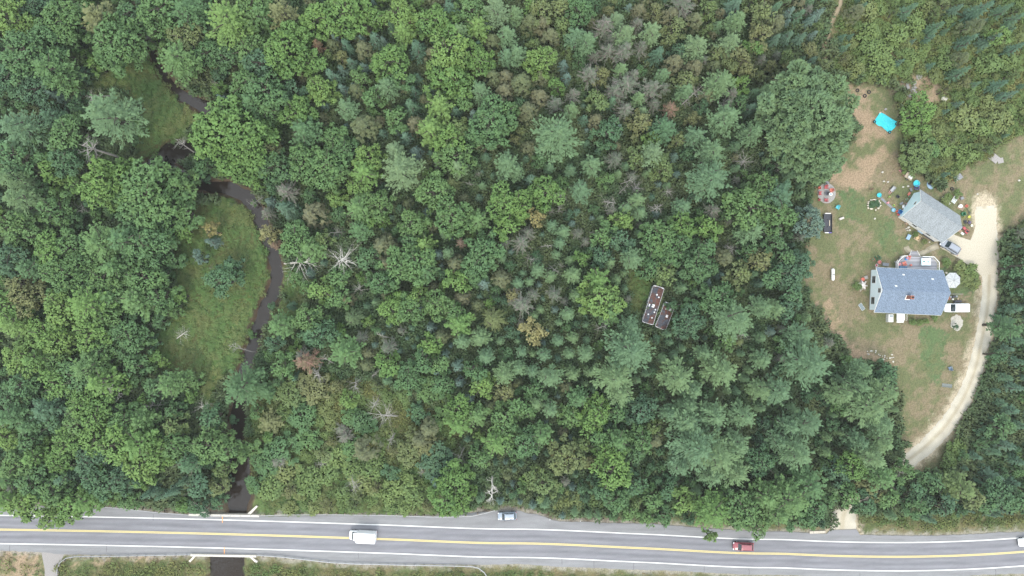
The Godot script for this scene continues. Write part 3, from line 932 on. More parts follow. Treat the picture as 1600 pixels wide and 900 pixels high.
func build_water() -> void:
	var water := StandardMaterial3D.new()
	water.albedo_color = lin(0.018, 0.013, 0.01)
	water.roughness = 0.06
	water.metallic_specular = 0.42
	var f := FastNoiseLite.new()
	f.seed = 4; f.frequency = 0.02
	var im := f.get_seamless_image(256, 256)
	im.bump_map_to_normal_map(1.2)
	water.normal_enabled = true
	water.normal_texture = ImageTexture.create_from_image(im)
	water.normal_scale = 0.5
	water.uv1_triplanar = true; water.uv1_world_triplanar = true; water.uv1_scale = Vector3.ONE * 0.3
	var wide := []
	for p in stream_line: wide.append([p[0], p[1], p[2] + 7.0])
	struct("stream_water", path_sheet(wide, -0.72, 0.8, func(_a, _t): return Color.WHITE), water)

# ---------------------------------------------------------------- low cover that nobody could count
func scatter(called: String, mesh: Mesh, m: Material, spots: Array) -> void:
	# spots: [transform, colour]
	var mm := MultiMesh.new()
	mm.transform_format = MultiMesh.TRANSFORM_3D
	mm.use_colors = true
	mm.mesh = mesh
	mm.instance_count = spots.size()
	for i in spots.size():
		mm.set_instance_transform(i, spots[i][0])
		mm.set_instance_color(i, spots[i][1])
	var o := MultiMeshInstance3D.new()
	o.name = numbered(called)
	o.multimesh = mm
	o.material_override = m
	add_child(o)
	o.set_meta("kind", "stuff")

func tuft_mesh(seed_: int, blades: int, spread: float, tall: float, wide: float) -> ArrayMesh:
	rng.seed = seed_
	var L := Leaves.new()
	for i in blades:
		var t := rng.randf() * TAU
		var out := Vector3(cos(t), 0, sin(t))
		var r := rng.randf() * spread
		var along := out * rng.randf_range(0.3, 1.1) + Vector3.UP * rng.randf_range(0.5, 1.1)
		L.leaf(out * r + Vector3.UP * tall * 0.45, along, out.cross(Vector3.UP) * rng.randf_range(-0.4, 0.4) + Vector3.UP, tall * rng.randf_range(0.7, 1.2), wide * rng.randf_range(0.7, 1.3), shade(rng.randf_range(0.75, 1.2), rng.randf_range(-0.05, 0.1)), (out * 0.3 + Vector3.UP).normalized())
	return L.mesh()

func clump_mesh(seed_: int, leaves: int, size: float) -> ArrayMesh:
	rng.seed = seed_
	var L := Leaves.new()
	for k in 5:
		var at := Vector3(rng.randf_range(-0.55, 0.55), rng.randf_range(0.1, 0.5), rng.randf_range(-0.55, 0.55))
		var val := rng.randf_range(0.75, 1.2)
		for i in leaves / 5:
			var d := dir_up(-0.2)
			L.leaf(at + d * rng.randf_range(0.25, 0.5), d + Vector3(rng.randf_range(-1, 1), 0, rng.randf_range(-1, 1)), d, size, size * 0.6, shade(val * rng.randf_range(0.85, 1.15), rng.randf_range(-0.06, 0.1)), (d + Vector3.UP * 0.5).normalized())
	return L.mesh()

func tint(a: Color, b: Color, x: float, z: float, f: float) -> Color:
	var t := clampf(0.5 + 1.3 * noise.get_noise_2d(x * f, z * f) + rng.randf_range(-0.3, 0.3), 0, 1)
	var c := a.lerp(b, t) * rng.randf_range(0.85, 1.15)
	c.a = 1.0
	return c

func spot(x: float, z: float, s: float, tall := 1.0) -> Transform3D:
	return Transform3D(Basis(Vector3.UP, rng.randf() * TAU).scaled(Vector3(s, s * tall, s)), Vector3(x, height(x, z) - 0.02, z))

func build_cover() -> void:
	rng.seed = 77
	var leaf := StandardMaterial3D.new()
	leaf.vertex_color_use_as_albedo = true
	leaf.roughness = 0.8
	leaf.cull_mode = BaseMaterial3D.CULL_DISABLED
	var meadow := []; var turf := []; var scrub := []; var under := []; var verge := []
	for i in 130000:
		var px := rng.randf_range(-90, 1690); var py := rng.randf_range(-70, 970)
		var x := (px - 800) * GROUND_SCALE; var z := (py - 450) * GROUND_SCALE
		var rn := curve_at(road_north, px); var rs := curve_at(road_south, px)
		if py > rn - 3.0 and py < rs + 3.0: continue
		var w := sample(water_field, x, z)
		if w < -0.35: continue
		var dr := sample(drive_field, x, z)
		if dr < 0.5 or sample(path_field, x, z) < 0.2: continue
		if px > 292 and px < 412 and py > rn - 26.0 and py < rs + 16.0: continue
		var p := Vector2(px + noise.get_noise_2d(x * 20, z * 20) * 12.0, py + noise.get_noise_2d(z * 20, x * 20) * 12.0)
		if inside("gravel", p): continue
		var roadside := minf(absf(rn - py), absf(py - rs))
		if inside("meadow", p):
			meadow.append([spot(x, z, rng.randf_range(0.9, 2.0), rng.randf_range(0.6, 1.2)), tint(Color(0.085, 0.165, 0.042), Color(0.125, 0.155, 0.05), x, z, 12.0)])
			if w > 0.7 and rng.randf() < 0.3: scrub.append([spot(x, z, rng.randf_range(0.35, 0.95), 0.8), tint(Color(0.06, 0.13, 0.038), Color(0.15, 0.165, 0.048), x, z, 20.0)])
		elif inside("lawn", p):
			if inside("dirt", p) or (px > 1355 and px < 1478 and py > 395 and py < 495) or (px > 1395 and px < 1512 and py > 290 and py < 385): continue
			if rng.randf() < (0.9 if inside("lush", p) else 0.55):
				turf.append([spot(x, z, rng.randf_range(0.5, 1.0), rng.randf_range(0.25, 0.55)), tint(Color(0.112, 0.138, 0.055), Color(0.178, 0.155, 0.085), x, z, 26.0) if not inside("lush", p) else tint(Color(0.075, 0.13, 0.048), Color(0.135, 0.15, 0.065), x, z, 30.0)])
		elif roadside < 13.0:
			if rng.randf() < clampf(roadside / 11.0, 0.05, 0.7): verge.append([spot(x, z, rng.randf_range(0.5, 1.1), rng.randf_range(0.35, 0.8)), tint(Color(0.11, 0.14, 0.05), Color(0.22, 0.175, 0.09), x, z, 25.0)])
		elif (px > 1300 and py < 300 or py > 860) and inside("dirt", p) and rng.randf() < 0.8: continue
		elif inside("scrub", p) or py > 868:
			verge.append([spot(x, z, rng.randf_range(0.7, 1.3), rng.randf_range(0.5, 1.0)), tint(Color(0.1, 0.145, 0.045), Color(0.18, 0.16, 0.07), x, z, 25.0)])
			if w > 0.9 and sample(path_field, x, z) > 1.0 and rng.randf() < (0.3 if py > 780 else 0.8): scrub.append([spot(x, z, rng.randf_range(0.5, 1.4), rng.randf_range(0.6, 1.2)), tint(Color(0.09, 0.15, 0.04), Color(0.155, 0.165, 0.05), x, z, 14.0)])
		elif w > 1.3 and rng.randf() < 0.75:
			under.append([spot(x, z, rng.randf_range(0.8, 2.0), rng.randf_range(0.8, 1.9)), tint(Color(0.064, 0.118, 0.046), Color(0.1, 0.135, 0.054), x, z, 8.0)])
	scatter("meadow_grass", tuft_mesh(31, 16, 0.32, 0.55, 0.07), leaf, meadow)
	scatter("lawn_grass", tuft_mesh(32, 12, 0.3, 0.4, 0.05), leaf, turf)
	scatter("verge_grass", tuft_mesh(33, 14, 0.34, 0.5, 0.08), leaf, verge)
	scatter("low_scrub", clump_mesh(34, 60, 0.3), leaf, scrub)
	scatter("forest_undergrowth", clump_mesh(35, 70, 0.36), leaf, under)

# ---------------------------------------------------------------- bridge and guardrails
func build_bridge() -> void:
	var concrete := mat(lin(0.6, 0.57, 0.51), 0.9, grain(256, 0.03, 0.75, 1.08, 5, 21), 0.4)
	var at := place(352, 834)
	var o := thing("road_bridge", "pale concrete bridge parapets and wing walls where the road crosses the stream", "bridge", at)
	var piece := func(called: String, q: Array, y0: float, y1: float, m: Material, parent: Node) -> MeshInstance3D:
		var s := mb()
		var p := PackedVector2Array()
		for k in range(0, q.size(), 2):
			var w := place(q[k], q[k + 1]) - at
			p.append(Vector2(w.x, w.z))
		prism(s, p, y0, y1)
		return obj(called, s, m, parent)
	piece.call("parapet", [297, 801.2, 406, 803.2, 406, 806.4, 297, 804.4], -0.4, 0.75, concrete, o)
	piece.call("parapet", [300, 864.2, 402, 866.0, 402, 869.0, 300, 867.2], -0.4, 0.75, concrete, o)
	piece.call("abutment", [300, 804.8, 358, 805.6, 358, 863, 300, 863], -1.6, 0.1, concrete, o)
	piece.call("abutment", [388, 805.6, 404, 806, 404, 863, 388, 863], -1.6, 0.1, concrete, o)
	piece.call("deck", [358, 805.6, 388, 805.9, 388, 863.4, 358, 863], -0.35, 0.1, concrete, o)
	var wall: Node = piece.call("wing_wall", [299, 786.5, 305.5, 782.2, 326, 801.9, 309.5, 802.1], -1.2, 0.45, concrete, o)
	piece.call("moss", [304, 787.5, 306.5, 786, 316.5, 796.5, 314, 797.5], 0.45, 0.475, mat(lin(0.16, 0.24, 0.2), 0.95, M.wear, 1.5), wall)
	piece.call("wing_wall", [387.5, 801.8, 401.5, 789, 404, 790.6, 392.5, 803], -1.2, 0.45, concrete, o)
	piece.call("wing_wall", [296, 875.5, 305.5, 866.2, 309, 866.2, 298.5, 877.5], -1.2, 0.45, concrete, o)
	piece.call("wing_wall", [389, 867.8, 393, 867.8, 404, 876.5, 401.5, 879], -1.2, 0.45, concrete, o)
	for k in 6:
		var s := mb()
		box(s, place(316 + k * 15.5, 803.7 + k * 0.28) - at + Vector3.UP * 0.79, Vector3(0.22, 0.1, 0.3), 0.02)
		obj("bolt_plate", s, M.steel, o)

func guardrail(pts: Array, label: String, side: float) -> void:
	# a galvanised beam on posts; side: which way the posts stand behind it
	var at := place(pts[0], pts[1])
	var o := thing("guardrail", label, "guardrail", at, 0.0, "guardrails along the road")
	var line: Array = []
	for k in range(0, pts.size(), 2): line.append(place(pts[k], pts[k + 1]) - at)
	var s := mb()
	for k in line.size() - 1:
		var a: Vector3 = line[k]; var b: Vector3 = line[k + 1]
		var d := (b - a).normalized()
		var out := Vector3(-d.z, 0, d.x) * side
		# the beam's wavy section
		var prof := [[0.0, 0.45], [0.08, 0.5], [0.08, 0.55], [0.0, 0.6], [0.08, 0.65], [0.08, 0.7], [0.0, 0.76], [-0.06, 0.76]]
		for j in prof.size() - 1:
			var pa: Array = prof[j]; var pb: Array = prof[j + 1]
			tri(s, a - out * pa[0] + Vector3.UP * pa[1], b - out * pa[0] + Vector3.UP * pa[1], b - out * pb[0] + Vector3.UP * pb[1])
			tri(s, a - out * pa[0] + Vector3.UP * pa[1], b - out * pb[0] + Vector3.UP * pb[1], a - out * pb[0] + Vector3.UP * pb[1])
	obj("beam", s, M.steel, o)
	var post := mb()
	box(post, Vector3(0, 0.25, 0), Vector3(0.24, 1.02, 0.3), 0.02)
	var pm := finish(post)
	for k in line.size() - 1:
		var a: Vector3 = line[k]; var b: Vector3 = line[k + 1]
		var d := (b - a).normalized()
		var out := Vector3(-d.z, 0, d.x) * side
		var n := maxi(1, int(a.distance_to(b) / 1.9))
		for j in n:
			var q := obj("post", pm, M.post, o)
			q.position = a.lerp(b, (j + 0.5) / n) + out * 0.24

func build_rails() -> void:
	guardrail([157, 790.5, 185, 792.2, 215, 795.5, 250, 799.5, 296, 803], "steel guardrail on posts along the shoulder, left of the bridge under the leafy trees", 1.0 * -1)
	guardrail([407, 804.6, 440, 803.2, 520, 802.6, 600, 803.6, 670, 806, 700, 806.5, 738, 805, 756, 801, 774, 796], "long steel guardrail above the road between bridge and silver car, bent at its end", -1.0)
	guardrail([301, 865, 250, 866, 180, 867.3, 120, 868, 106, 870.5, 97, 877, 92.5, 886, 91.5, 905], "steel guardrail below the road, curving down into the side road", -1.0)
	guardrail([403, 866, 440, 868.5, 480, 873, 520, 877.5, 560, 879.5, 640, 881.3, 700, 882.3, 738, 883.5, 748, 886, 757, 893, 763, 903], "steel guardrail below the road, right of the bridge and curling off the frame", 1.0)
	var white := paint("post_white", 0.75, 0.75, 0.72)
	for q in [[172, 785.5, "short white marker post behind the leftmost guardrail"], [211, 785, "second white marker post left of the bridge"], [859, 809.8, "white marker post on the gravel edge right of the silver car"], [906, 812, "white marker post farther right of the silver car"], [719, 791, "white marker post behind the guardrail left of the silver car"]]:
		var o := thing("marker_post", q[2], "post", place(q[0], q[1]), 0, "white marker posts by the road")
		var s := mb()
		box(s, Vector3(0, 0.45, 0), Vector3(0.16, 1.0, 0.16), 0.03)
		obj("stake", s, white, o)
		var c := mb()
		box(c, Vector3(0, 0.99, 0), Vector3(0.2, 0.08, 0.2), 0.03)
		obj("cap", c, white, o)
	for q in [[549.5, 779, 0.6, "small white litter bag in the grass above the guardrail"], [529, 784, 0.4, "scrap of white litter left of the litter bag"], [554, 790, 0.35, "white stone at the back of the long guardrail"], [565, 792, 0.4, "white stone just right of another behind the guardrail"], [579, 791.5, 0.45, "rightmost white stone behind the long guardrail"], [547, 843, 0.0, ""]]:
		if q[2] == 0.0: continue
		var s := mb()
		lump(s, Vector3(0, q[2] * 0.25, 0), Vector3(q[2] * 1.5, q[2] * 0.6, q[2] * 1.2), q[0])
		var o := obj("white_stone" if "stone" in q[3] else "litter_bag", s, white)
		o.position = place(q[0], q[1])
		tag(o, q[3], "stone" if "stone" in q[3] else "litter")
	# pale kerb slabs beside the drive's mouth
	var s2 := mb()
	box(s2, Vector3(0, 0.1, 0), Vector3(3.6, 0.3, 0.6), 0.06)
	var kerb := obj("culvert_slab", s2, mat(lin(0.55, 0.5, 0.42), 0.9, M.wear, 0.8))
	kerb.position = place(1277, 831)
	kerb.rotation.y = 0.04
	tag(kerb, "pale stone slab over the ditch left of the drive's mouth", "slab")

# ---------------------------------------------------------------- vehicles
func loft(s: SurfaceTool, rings: Array) -> void:
	# rings of points along x, closed round and capped
	var mid := Vector3.ZERO
	for r in rings:
		for p in r: mid += p / (rings.size() * r.size())
	for i in rings.size() - 1:
		var c := Vector3.ZERO
		for p in rings[i]: c += p / (2.0 * rings[i].size())
		for p in rings[i + 1]: c += p / (2.0 * rings[i].size())
		var n: int = rings[i].size()
		for k in n:
			quad_out(s, rings[i][k], rings[i][(k + 1) % n], rings[i + 1][(k + 1) % n], rings[i + 1][k], c)
	for e in [0, rings.size() - 1]:
		var r: Array = rings[e]
		var c := Vector3.ZERO
		for p in r: c += p / r.size()
		for k in r.size(): tri_out(s, c, r[k], r[(k + 1) % r.size()], mid)

func section(x: float, w: float, y0: float, y1: float, crown := 0.04) -> Array:
	return [Vector3(x, y0, -w * 0.86), Vector3(x, y0 + (y1 - y0) * 0.25, -w * 0.98), Vector3(x, y0 + (y1 - y0) * 0.6, -w), Vector3(x, y1 - 0.1, -w * 0.97), Vector3(x, y1 - 0.02, -w * 0.86), Vector3(x, y1 + crown, -w * 0.3),
		Vector3(x, y1 + crown, w * 0.3), Vector3(x, y1 - 0.02, w * 0.86), Vector3(x, y1 - 0.1, w * 0.97), Vector3(x, y0 + (y1 - y0) * 0.6, w), Vector3(x, y0 + (y1 - y0) * 0.25, w * 0.98), Vector3(x, y0, w * 0.86)]

func wheels(o: Node, xs: Array, w: float, r: float) -> void:
	for x in xs:
		for sgn in [-1, 1]:
			var s := mb()
			tube(s, Vector3(x, r, sgn * (w - 0.24)), Vector3(x, r, sgn * (w + 0.01)), r, r, 16)
			var wheel := obj("wheel", s, M.rubber, o)
			var h := mb()
			tube(h, Vector3(x, r, sgn * (w - 0.02)), Vector3(x, r, sgn * (w + 0.025)), r * 0.6, r * 0.55, 12)
			obj("rim", h, M.steel, wheel)

func lights_of(o: Node, xf: float, xr: float, w: float, yf: float, yr: float) -> void:
	for sgn in [-1, 1]:
		var s := mb()
		box(s, Vector3(xf, yf, sgn * w * 0.74), Vector3(0.22, 0.14, 0.34), 0.04, Basis(Vector3.UP, sgn * 0.4))
		obj("headlight", s, M.lamp_glass, o)
		var t := mb()
		box(t, Vector3(xr, yr, sgn * w * 0.86), Vector3(0.12, 0.3, 0.2), 0.03)
		obj("tail_light", t, M.tail_glass, o)
		var d := mb()
		box(d, Vector3(xf + (xr - xf) * 0.32, yf + 0.32, sgn * (w + 0.1)), Vector3(0.14, 0.14, 0.2), 0.04)
		obj("mirror", d, M.black, o)

func car(called: String, label: String, category: String, at: Vector3, turn: float, body: Material, roof: Material, wide := 0.91, long := 4.6, tall := 1.66) -> Node3D:
	# faces -x
	var o := thing(called, label, category, at, turn)
	var k := long / 4.6
	var s := mb()
	loft(s, [section(-2.3 * k, wide * 0.72, 0.4, 0.68), section(-2.2 * k, wide * 0.87, 0.3, 0.78), section(-1.85 * k, wide * 0.97, 0.26, 0.9), section(-1.0 * k, wide, 0.24, 1.0), section(1.6 * k, wide, 0.24, 1.04, 0.0), section(2.1 * k, wide * 0.97, 0.3, 1.04, 0.0), section(2.27 * k, wide * 0.88, 0.4, 0.96, 0.0)])
	obj("body", s, body, o)
	var g := mb()
	var yb := 0.98
	loft(g, [section(-1.25 * k, wide * 0.8, yb - 0.1, yb + 0.02, 0.03), section(-0.5 * k, wide * 0.78, yb - 0.1, tall - 0.07, 0.03), section(0.4 * k, wide * 0.8, yb - 0.1, tall - 0.03, 0.03), section(1.55 * k, wide * 0.78, yb - 0.1, tall - 0.09, 0.03), section(2.12 * k, wide * 0.76, yb - 0.1, yb + 0.06, 0.02)])
	obj("windows", g, M.car_glass, o)
	var rf := mb()
	loft(rf, [section(-0.62 * k, wide * 0.72, tall - 0.13, tall - 0.07, 0.03), section(-0.45 * k, wide * 0.79, tall - 0.13, tall - 0.02, 0.03), section(0.4 * k, wide * 0.81, tall - 0.12, tall + 0.02, 0.03), section(1.5 * k, wide * 0.79, tall - 0.15, tall - 0.03, 0.03), section(1.72 * k, wide * 0.72, tall - 0.18, tall - 0.1, 0.02)])
	obj("roof", rf, roof, o)
	for sgn in [-1, 1]:
		for q in [[-1.22, 1.0, -0.55, tall - 0.1], [0.45, 1.0, 0.5, tall - 0.08], [2.05, 1.02, 1.6, tall - 0.12]]:
			var p := mb()
			tube(p, Vector3(q[0] * k, q[1], sgn * wide * 0.82), Vector3(q[2] * k, q[3], sgn * wide * 0.76), 0.05, 0.05, 5)
			obj("pillar", p, body, o)
		var rail := mb()
		tube(rail, Vector3(-0.3 * k, tall + 0.04, sgn * wide * 0.68), Vector3(1.4 * k, tall + 0.04, sgn * wide * 0.68), 0.025, 0.025, 5)
		obj("roof_rail", rail, M.black, o)
	wheels(o, [-1.42 * k, 1.38 * k], wide, 0.35)
	lights_of(o, -2.16 * k, 2.22 * k, wide, 0.74, 0.86)
	var b := mb()
	box(b, Vector3(-2.24 * k, 0.42, 0), Vector3(0.16, 0.22, wide * 1.5), 0.05)
	obj("bumper", b, M.black, o)
	return o

func build_vehicles() -> void:
	M.rubber = mat(lin(0.018, 0.018, 0.02), 0.85)
	M.black = mat(lin(0.02, 0.02, 0.022), 0.5)
	M.car_glass = mat(lin(0.02, 0.03, 0.035), 0.06)
	M.lamp_glass = mat(lin(0.7, 0.72, 0.75), 0.1)
	M.tail_glass = mat(lin(0.35, 0.02, 0.02), 0.15)
	var car_paint := func(r: float, g: float, b: float) -> StandardMaterial3D:
		var m := mat(lin(r, g, b), 0.35)
		m.clearcoat_enabled = true
		m.clearcoat = 0.7
		m.clearcoat_roughness = 0.08
		return m
	var up := Vector3.UP * (ROAD_Y + 0.005)
	var silver: Material = car_paint.call(0.23, 0.28, 0.345)
	var red: Material = car_paint.call(0.22, 0.03, 0.05)
	var pale_red: Material = car_paint.call(0.24, 0.06, 0.075)
	var grey: Material = car_paint.call(0.22, 0.24, 0.28)
	var dark: Material = car_paint.call(0.07, 0.075, 0.09)
	var white: Material = car_paint.call(0.8, 0.82, 0.84)
	car("silver_car", "silver blue car parked on the shoulder pull-out beyond the guardrail's end", "car", place(792.5, 804) + up, 0.04, silver, silver, 0.9, 4.2, 1.6)
	car("red_car", "red car driving left along the far lane, under the tall roadside pines", "car", place(1161, 853.5, 0.8) + up, -0.045, red, pale_red, 0.92, 4.6, 1.62)
	car("white_car", "white car at the right edge of the photo on the road", "car", place(1607, 846, 0.8) + up, 0.12, white, white, 0.92, 4.6, 1.62)
	car("grey_car", "grey car with pale roof parked on gravel in front of the garage", "car", place(1485, 385.5, 0.8) + Vector3.UP * 0.04, -deg_to_rad(32), grey, grey, 0.93, 4.7, 1.68)
	# white box van
	var o := thing("box_van", "white box van driving left in the far lane near the bridge", "van", place(568.5, 835.5, 0.6) + up, -0.05)
	var cab := mb()
	loft(cab, [section(-3.15, 0.78, 0.5, 0.95), section(-3.0, 0.95, 0.4, 1.15), section(-2.5, 1.02, 0.35, 1.3), section(-1.25, 1.03, 0.35, 1.5)])
	obj("cab", cab, white, o)
	var g := mb()
	loft(g, [section(-2.52, 0.9, 1.1, 1.28, 0.02), section(-1.95, 0.88, 1.1, 2.0, 0.03), section(-1.3, 0.9, 1.1, 2.1, 0.03)])
	obj("windscreen", g, M.car_glass, o)
	var cr := mb()
	loft(cr, [section(-2.02, 0.84, 1.96, 2.02, 0.03), section(-1.7, 0.92, 1.95, 2.12, 0.04), section(-1.22, 0.95, 1.95, 2.2, 0.04)])
	obj("cab_roof", cr, white, o)
	var bx := mb()
	box(bx, Vector3(0.85, 1.72, 0), Vector3(4.3, 2.25, 2.24), 0.09)
	obj("cargo_box", bx, white, o)
	var ch := mb()
	box(ch, Vector3(0.6, 0.48, 0), Vector3(4.6, 0.2, 1.7), 0.03)
	obj("chassis", ch, M.black, o)
	wheels(o, [-2.25, 1.6], 1.0, 0.38)
	lights_of(o, -3.02, 2.98, 1.0, 0.85, 0.75)
	# white pickup by the house wall
	var pk := thing("pickup_truck", "white pickup truck with covered bed parked against the house's right wall", "pickup", place(1495, 481, 0.9) + Vector3.UP * 0.02, 0.0)
	var body := mb()
	loft(body, [section(-2.75, 0.78, 0.5, 0.85), section(-2.6, 0.92, 0.42, 1.0), section(-1.5, 0.98, 0.38, 1.12), section(0.2, 0.99, 0.38, 1.15, 0.0), section(2.6, 0.98, 0.42, 1.12, 0.0), section(2.75, 0.94, 0.5, 1.05, 0.0)])
	obj("body", body, white, pk)
	var pg := mb()
	loft(pg, [section(-1.55, 0.82, 1.05, 1.14, 0.02), section(-0.85, 0.8, 1.05, 1.78, 0.03), section(0.15, 0.8, 1.05, 1.78, 0.03), section(0.42, 0.84, 1.05, 1.12, 0.02)])
	obj("windows", pg, M.car_glass, pk)
	var pr := mb()
	loft(pr, [section(-0.85, 0.76, 1.74, 1.8, 0.03), section(-0.6, 0.83, 1.74, 1.84, 0.03), section(0.1, 0.83, 1.74, 1.83, 0.03), section(0.22, 0.78, 1.72, 1.78, 0.02)])
	obj("roof", pr, white, pk)
	var cover := mb()
	box(cover, Vector3(1.58, 1.2, 0), Vector3(2.28, 0.16, 1.78), 0.05)
	obj("bed_cover", cover, white, pk)
	wheels(pk, [-1.75, 1.75], 0.97, 0.4)
	lights_of(pk, -2.62, 2.68, 0.95, 0.85, 0.9)

# ---------------------------------------------------------------- houses
func roof_slope(o: Node, a: Vector3, b: Vector3, c: Vector3, d: Vector3, thick: float, m: Material) -> MeshInstance3D:
	# a-b along the eave, d-c along the ridge
	var s := mb()
	var n := (b - a).cross(d - a).normalized()
	if n.y < 0: n = -n
	var mid := (a + b + c + d) * 0.25 + n * thick * 0.5
	quad_out(s, a, b, c, d, mid)
	quad_out(s, a + n * thick, b + n * thick, c + n * thick, d + n * thick, mid)
	for e in [[a, b], [b, c], [c, d], [d, a]]: quad_out(s, e[0], e[1], e[1] + n * thick, e[0] + n * thick, mid)
	return obj("roof", s, m, o)

func shingle_mat(r: float, g: float, b: float) -> StandardMaterial3D:
	# courses of asphalt shingles, three tabs each, too fine to tell apart from the air
	var im := Image.create(256, 256, false, Image.FORMAT_RGB8)
	var q := RandomNumberGenerator.new()
	q.seed = 8
	for row in 16:
		var x := 0
		while x < 256:
			var w := q.randi_range(10, 22)
			var k := q.randf_range(0.72, 1.12)
			im.fill_rect(Rect2i(x, row * 16, w, 15), Color(k, k, k))
			im.fill_rect(Rect2i(x, row * 16 + 14, w, 2), Color(0.62, 0.62, 0.62))
			x += w
	var m := mat(lin(r, g, b), 0.9, ImageTexture.create_from_image(im), 0.45)
	return m

func window(o: Node, at: Vector3, size: Vector3, along: Vector3) -> void:
	# size: width along the wall, height, -; the wall faces 'along'
	var s := mb()
	var t := Basis(Vector3.UP, atan2(along.x, along.z))
	box(s, at + along * 0.03, Vector3(size.x + 0.2, size.y + 0.2, 0.08), 0.015, t)
	var f := obj("window", s, paint("trim", 0.78, 0.78, 0.76), o)
	for k in [-1, 1]:
		var g := mb()
		box(g, at + along * 0.065 + Vector3.UP * size.y * 0.25 * k, Vector3(size.x - 0.02, size.y * 0.5 - 0.06, 0.04), 0.01, t)
		obj("pane", g, M.car_glass, f)

func build_house() -> void:
	var siding := mat(lin(0.76, 0.88, 0.92), 0.7, M.siding, 1.0)
	var trim := paint("trim", 0.78, 0.78, 0.76)
	var shingle := shingle_mat(0.175, 0.23, 0.31)
	var o := thing("house", "long house with blue-grey shingle roof and pale blue end wall", "house", Vector3(88.0, 0, 0.74), -deg_to_rad(2.6))
	var hx := 7.0; var hz := 4.5; var eave := 3.4; var ridge := 6.1
	var base := mb()
	box(base, Vector3(0, 0.2, 0), Vector3(hx * 2 - 0.1, 0.5, hz * 2 - 0.1), 0.02)
	obj("foundation", base, mat(lin(0.33, 0.32, 0.3), 0.95, M.wear, 0.8), o)
	for sgn in [-1, 1]:
		var w := mb()
		box(w, Vector3(0, 1.85, sgn * (hz - 0.1)), Vector3(hx * 2, 2.9, 0.2), 0.01)
		obj("wall", w, siding, o)
		var e := mb()
		var pts := [Vector2(-hz + 0.2, 0.4), Vector2(hz - 0.2, 0.4), Vector2(hz - 0.2, 3.3), Vector2(0, ridge - 0.18), Vector2(-hz + 0.2, 3.3)]
		var c := Vector3(sgn * (hx - 0.1), 2.5, 0)
		for side in [-0.1, 0.1]:
			for k in range(1, 4): tri_out(e, c + Vector3(side, pts[0].y - 2.5, pts[0].x), c + Vector3(side, pts[k].y - 2.5, pts[k].x), c + Vector3(side, pts[k + 1].y - 2.5, pts[k + 1].x), c)
		for k in 5:
			var p: Vector2 = pts[k]; var q: Vector2 = pts[(k + 1) % 5]
			quad_out(e, c + Vector3(-0.1, p.y - 2.5, p.x), c + Vector3(0.1, p.y - 2.5, p.x), c + Vector3(0.1, q.y - 2.5, q.x), c + Vector3(-0.1, q.y - 2.5, q.x), c)
		obj("end_wall", e, siding, o)
	var xo := hx + 0.4; var zo := hz + 0.42
	var low := eave - 0.42 * (ridge - eave) / hz
	var north: Node = roof_slope(o, Vector3(-xo, low, -zo), Vector3(xo, low, -zo), Vector3(xo, ridge, 0), Vector3(-xo, ridge, 0), 0.14, shingle)
	var south: Node = roof_slope(o, Vector3(-xo, low, zo), Vector3(xo, low, zo), Vector3(xo, ridge, 0), Vector3(-xo, ridge, 0), 0.14, shingle)
	var cap := mb()
	for sgn in [-1, 1]: box(cap, Vector3(0, ridge + 0.13, sgn * 0.12), Vector3(xo * 2, 0.03, 0.3), 0.01, Basis(Vector3.RIGHT, sgn * 0.54))
	obj("ridge_cap", cap, shingle, o)
	for sgn in [-1, 1]:
		for e in [-1, 1]:
			var v := mb()
			var a := Vector3(e * (xo + 0.03), low + 0.02, sgn * zo); var b := Vector3(e * (xo + 0.03), ridge + 0.02, 0)
			tube(v, a, b, 0.09, 0.09, 4)
			obj("verge_board", v, trim, o)
		var gtr := mb()
		tube(gtr, Vector3(-xo, low - 0.02, sgn * (zo + 0.06)), Vector3(xo, low - 0.02, sgn * (zo + 0.06)), 0.07, 0.07, 6)
		obj("gutter", gtr, trim, o)
	# chimney on the near slope
	var ch := mb()
	box(ch, Vector3(-1.45, ridge + 0.1, 1.35), Vector3(0.75, 2.2, 0.8), 0.02)
	var brick := obj("chimney", ch, mat(lin(0.3, 0.13, 0.09), 0.9, M.brick, 1.2), south)
	var flash := mb()
	box(flash, Vector3(-1.45, ridge - 0.55, 1.42), Vector3(1.1, 0.08, 1.15), 0.02, Basis(Vector3.RIGHT, 0.54))
	obj("flashing", flash, trim, south)
	var flue := mb()
	lathe(flue, Vector3(-1.45, ridge + 1.2, 1.35), [[0.2, 0.0], [0.2, 0.25], [0.15, 0.25], [0.15, 0.02], [0.0, 0.02]], 10)
	obj("flue", flue, M.black, south)
	brick.name = "chimney"
	for q in [[-4.2, -1.0], [4.4, -2.9], [-1.8, -3.6]]:
		var v := mb()
		var y: float = ridge - absf(q[1]) * (ridge - eave) / hz
		tube(v, Vector3(q[0], y, q[1]), Vector3(q[0], y + 0.55, q[1]), 0.07, 0.07, 8)
		box(v, Vector3(q[0], y + 0.16, q[1]), Vector3(0.5, 0.04, 0.36), 0.01, Basis(Vector3.RIGHT, -0.54))
		obj("vent_pipe", v, trim, north)
	# windows of the end wall that faces the camera, and the long walls
	for z in [-2.3, 2.4]: window(o, Vector3(-hx, 1.75, z), Vector3(1.5, 1.35, 0), Vector3.LEFT)
	window(o, Vector3(-hx, 4.3, 0.1), Vector3(0.9, 1.0, 0), Vector3.LEFT)
	for z in [-2.4, 2.2]: window(o, Vector3(hx, 1.75, z), Vector3(1.1, 1.3, 0), Vector3.RIGHT)
	for x in [-5.0, 2.2, 5.2]: window(o, Vector3(x, 1.9, hz), Vector3(1.3, 1.3, 0), Vector3.BACK)
	for x in [-5.6, 5.9]: window(o, Vector3(x, 1.9, -hz), Vector3(1.3, 1.3, 0), Vector3.FORWARD)
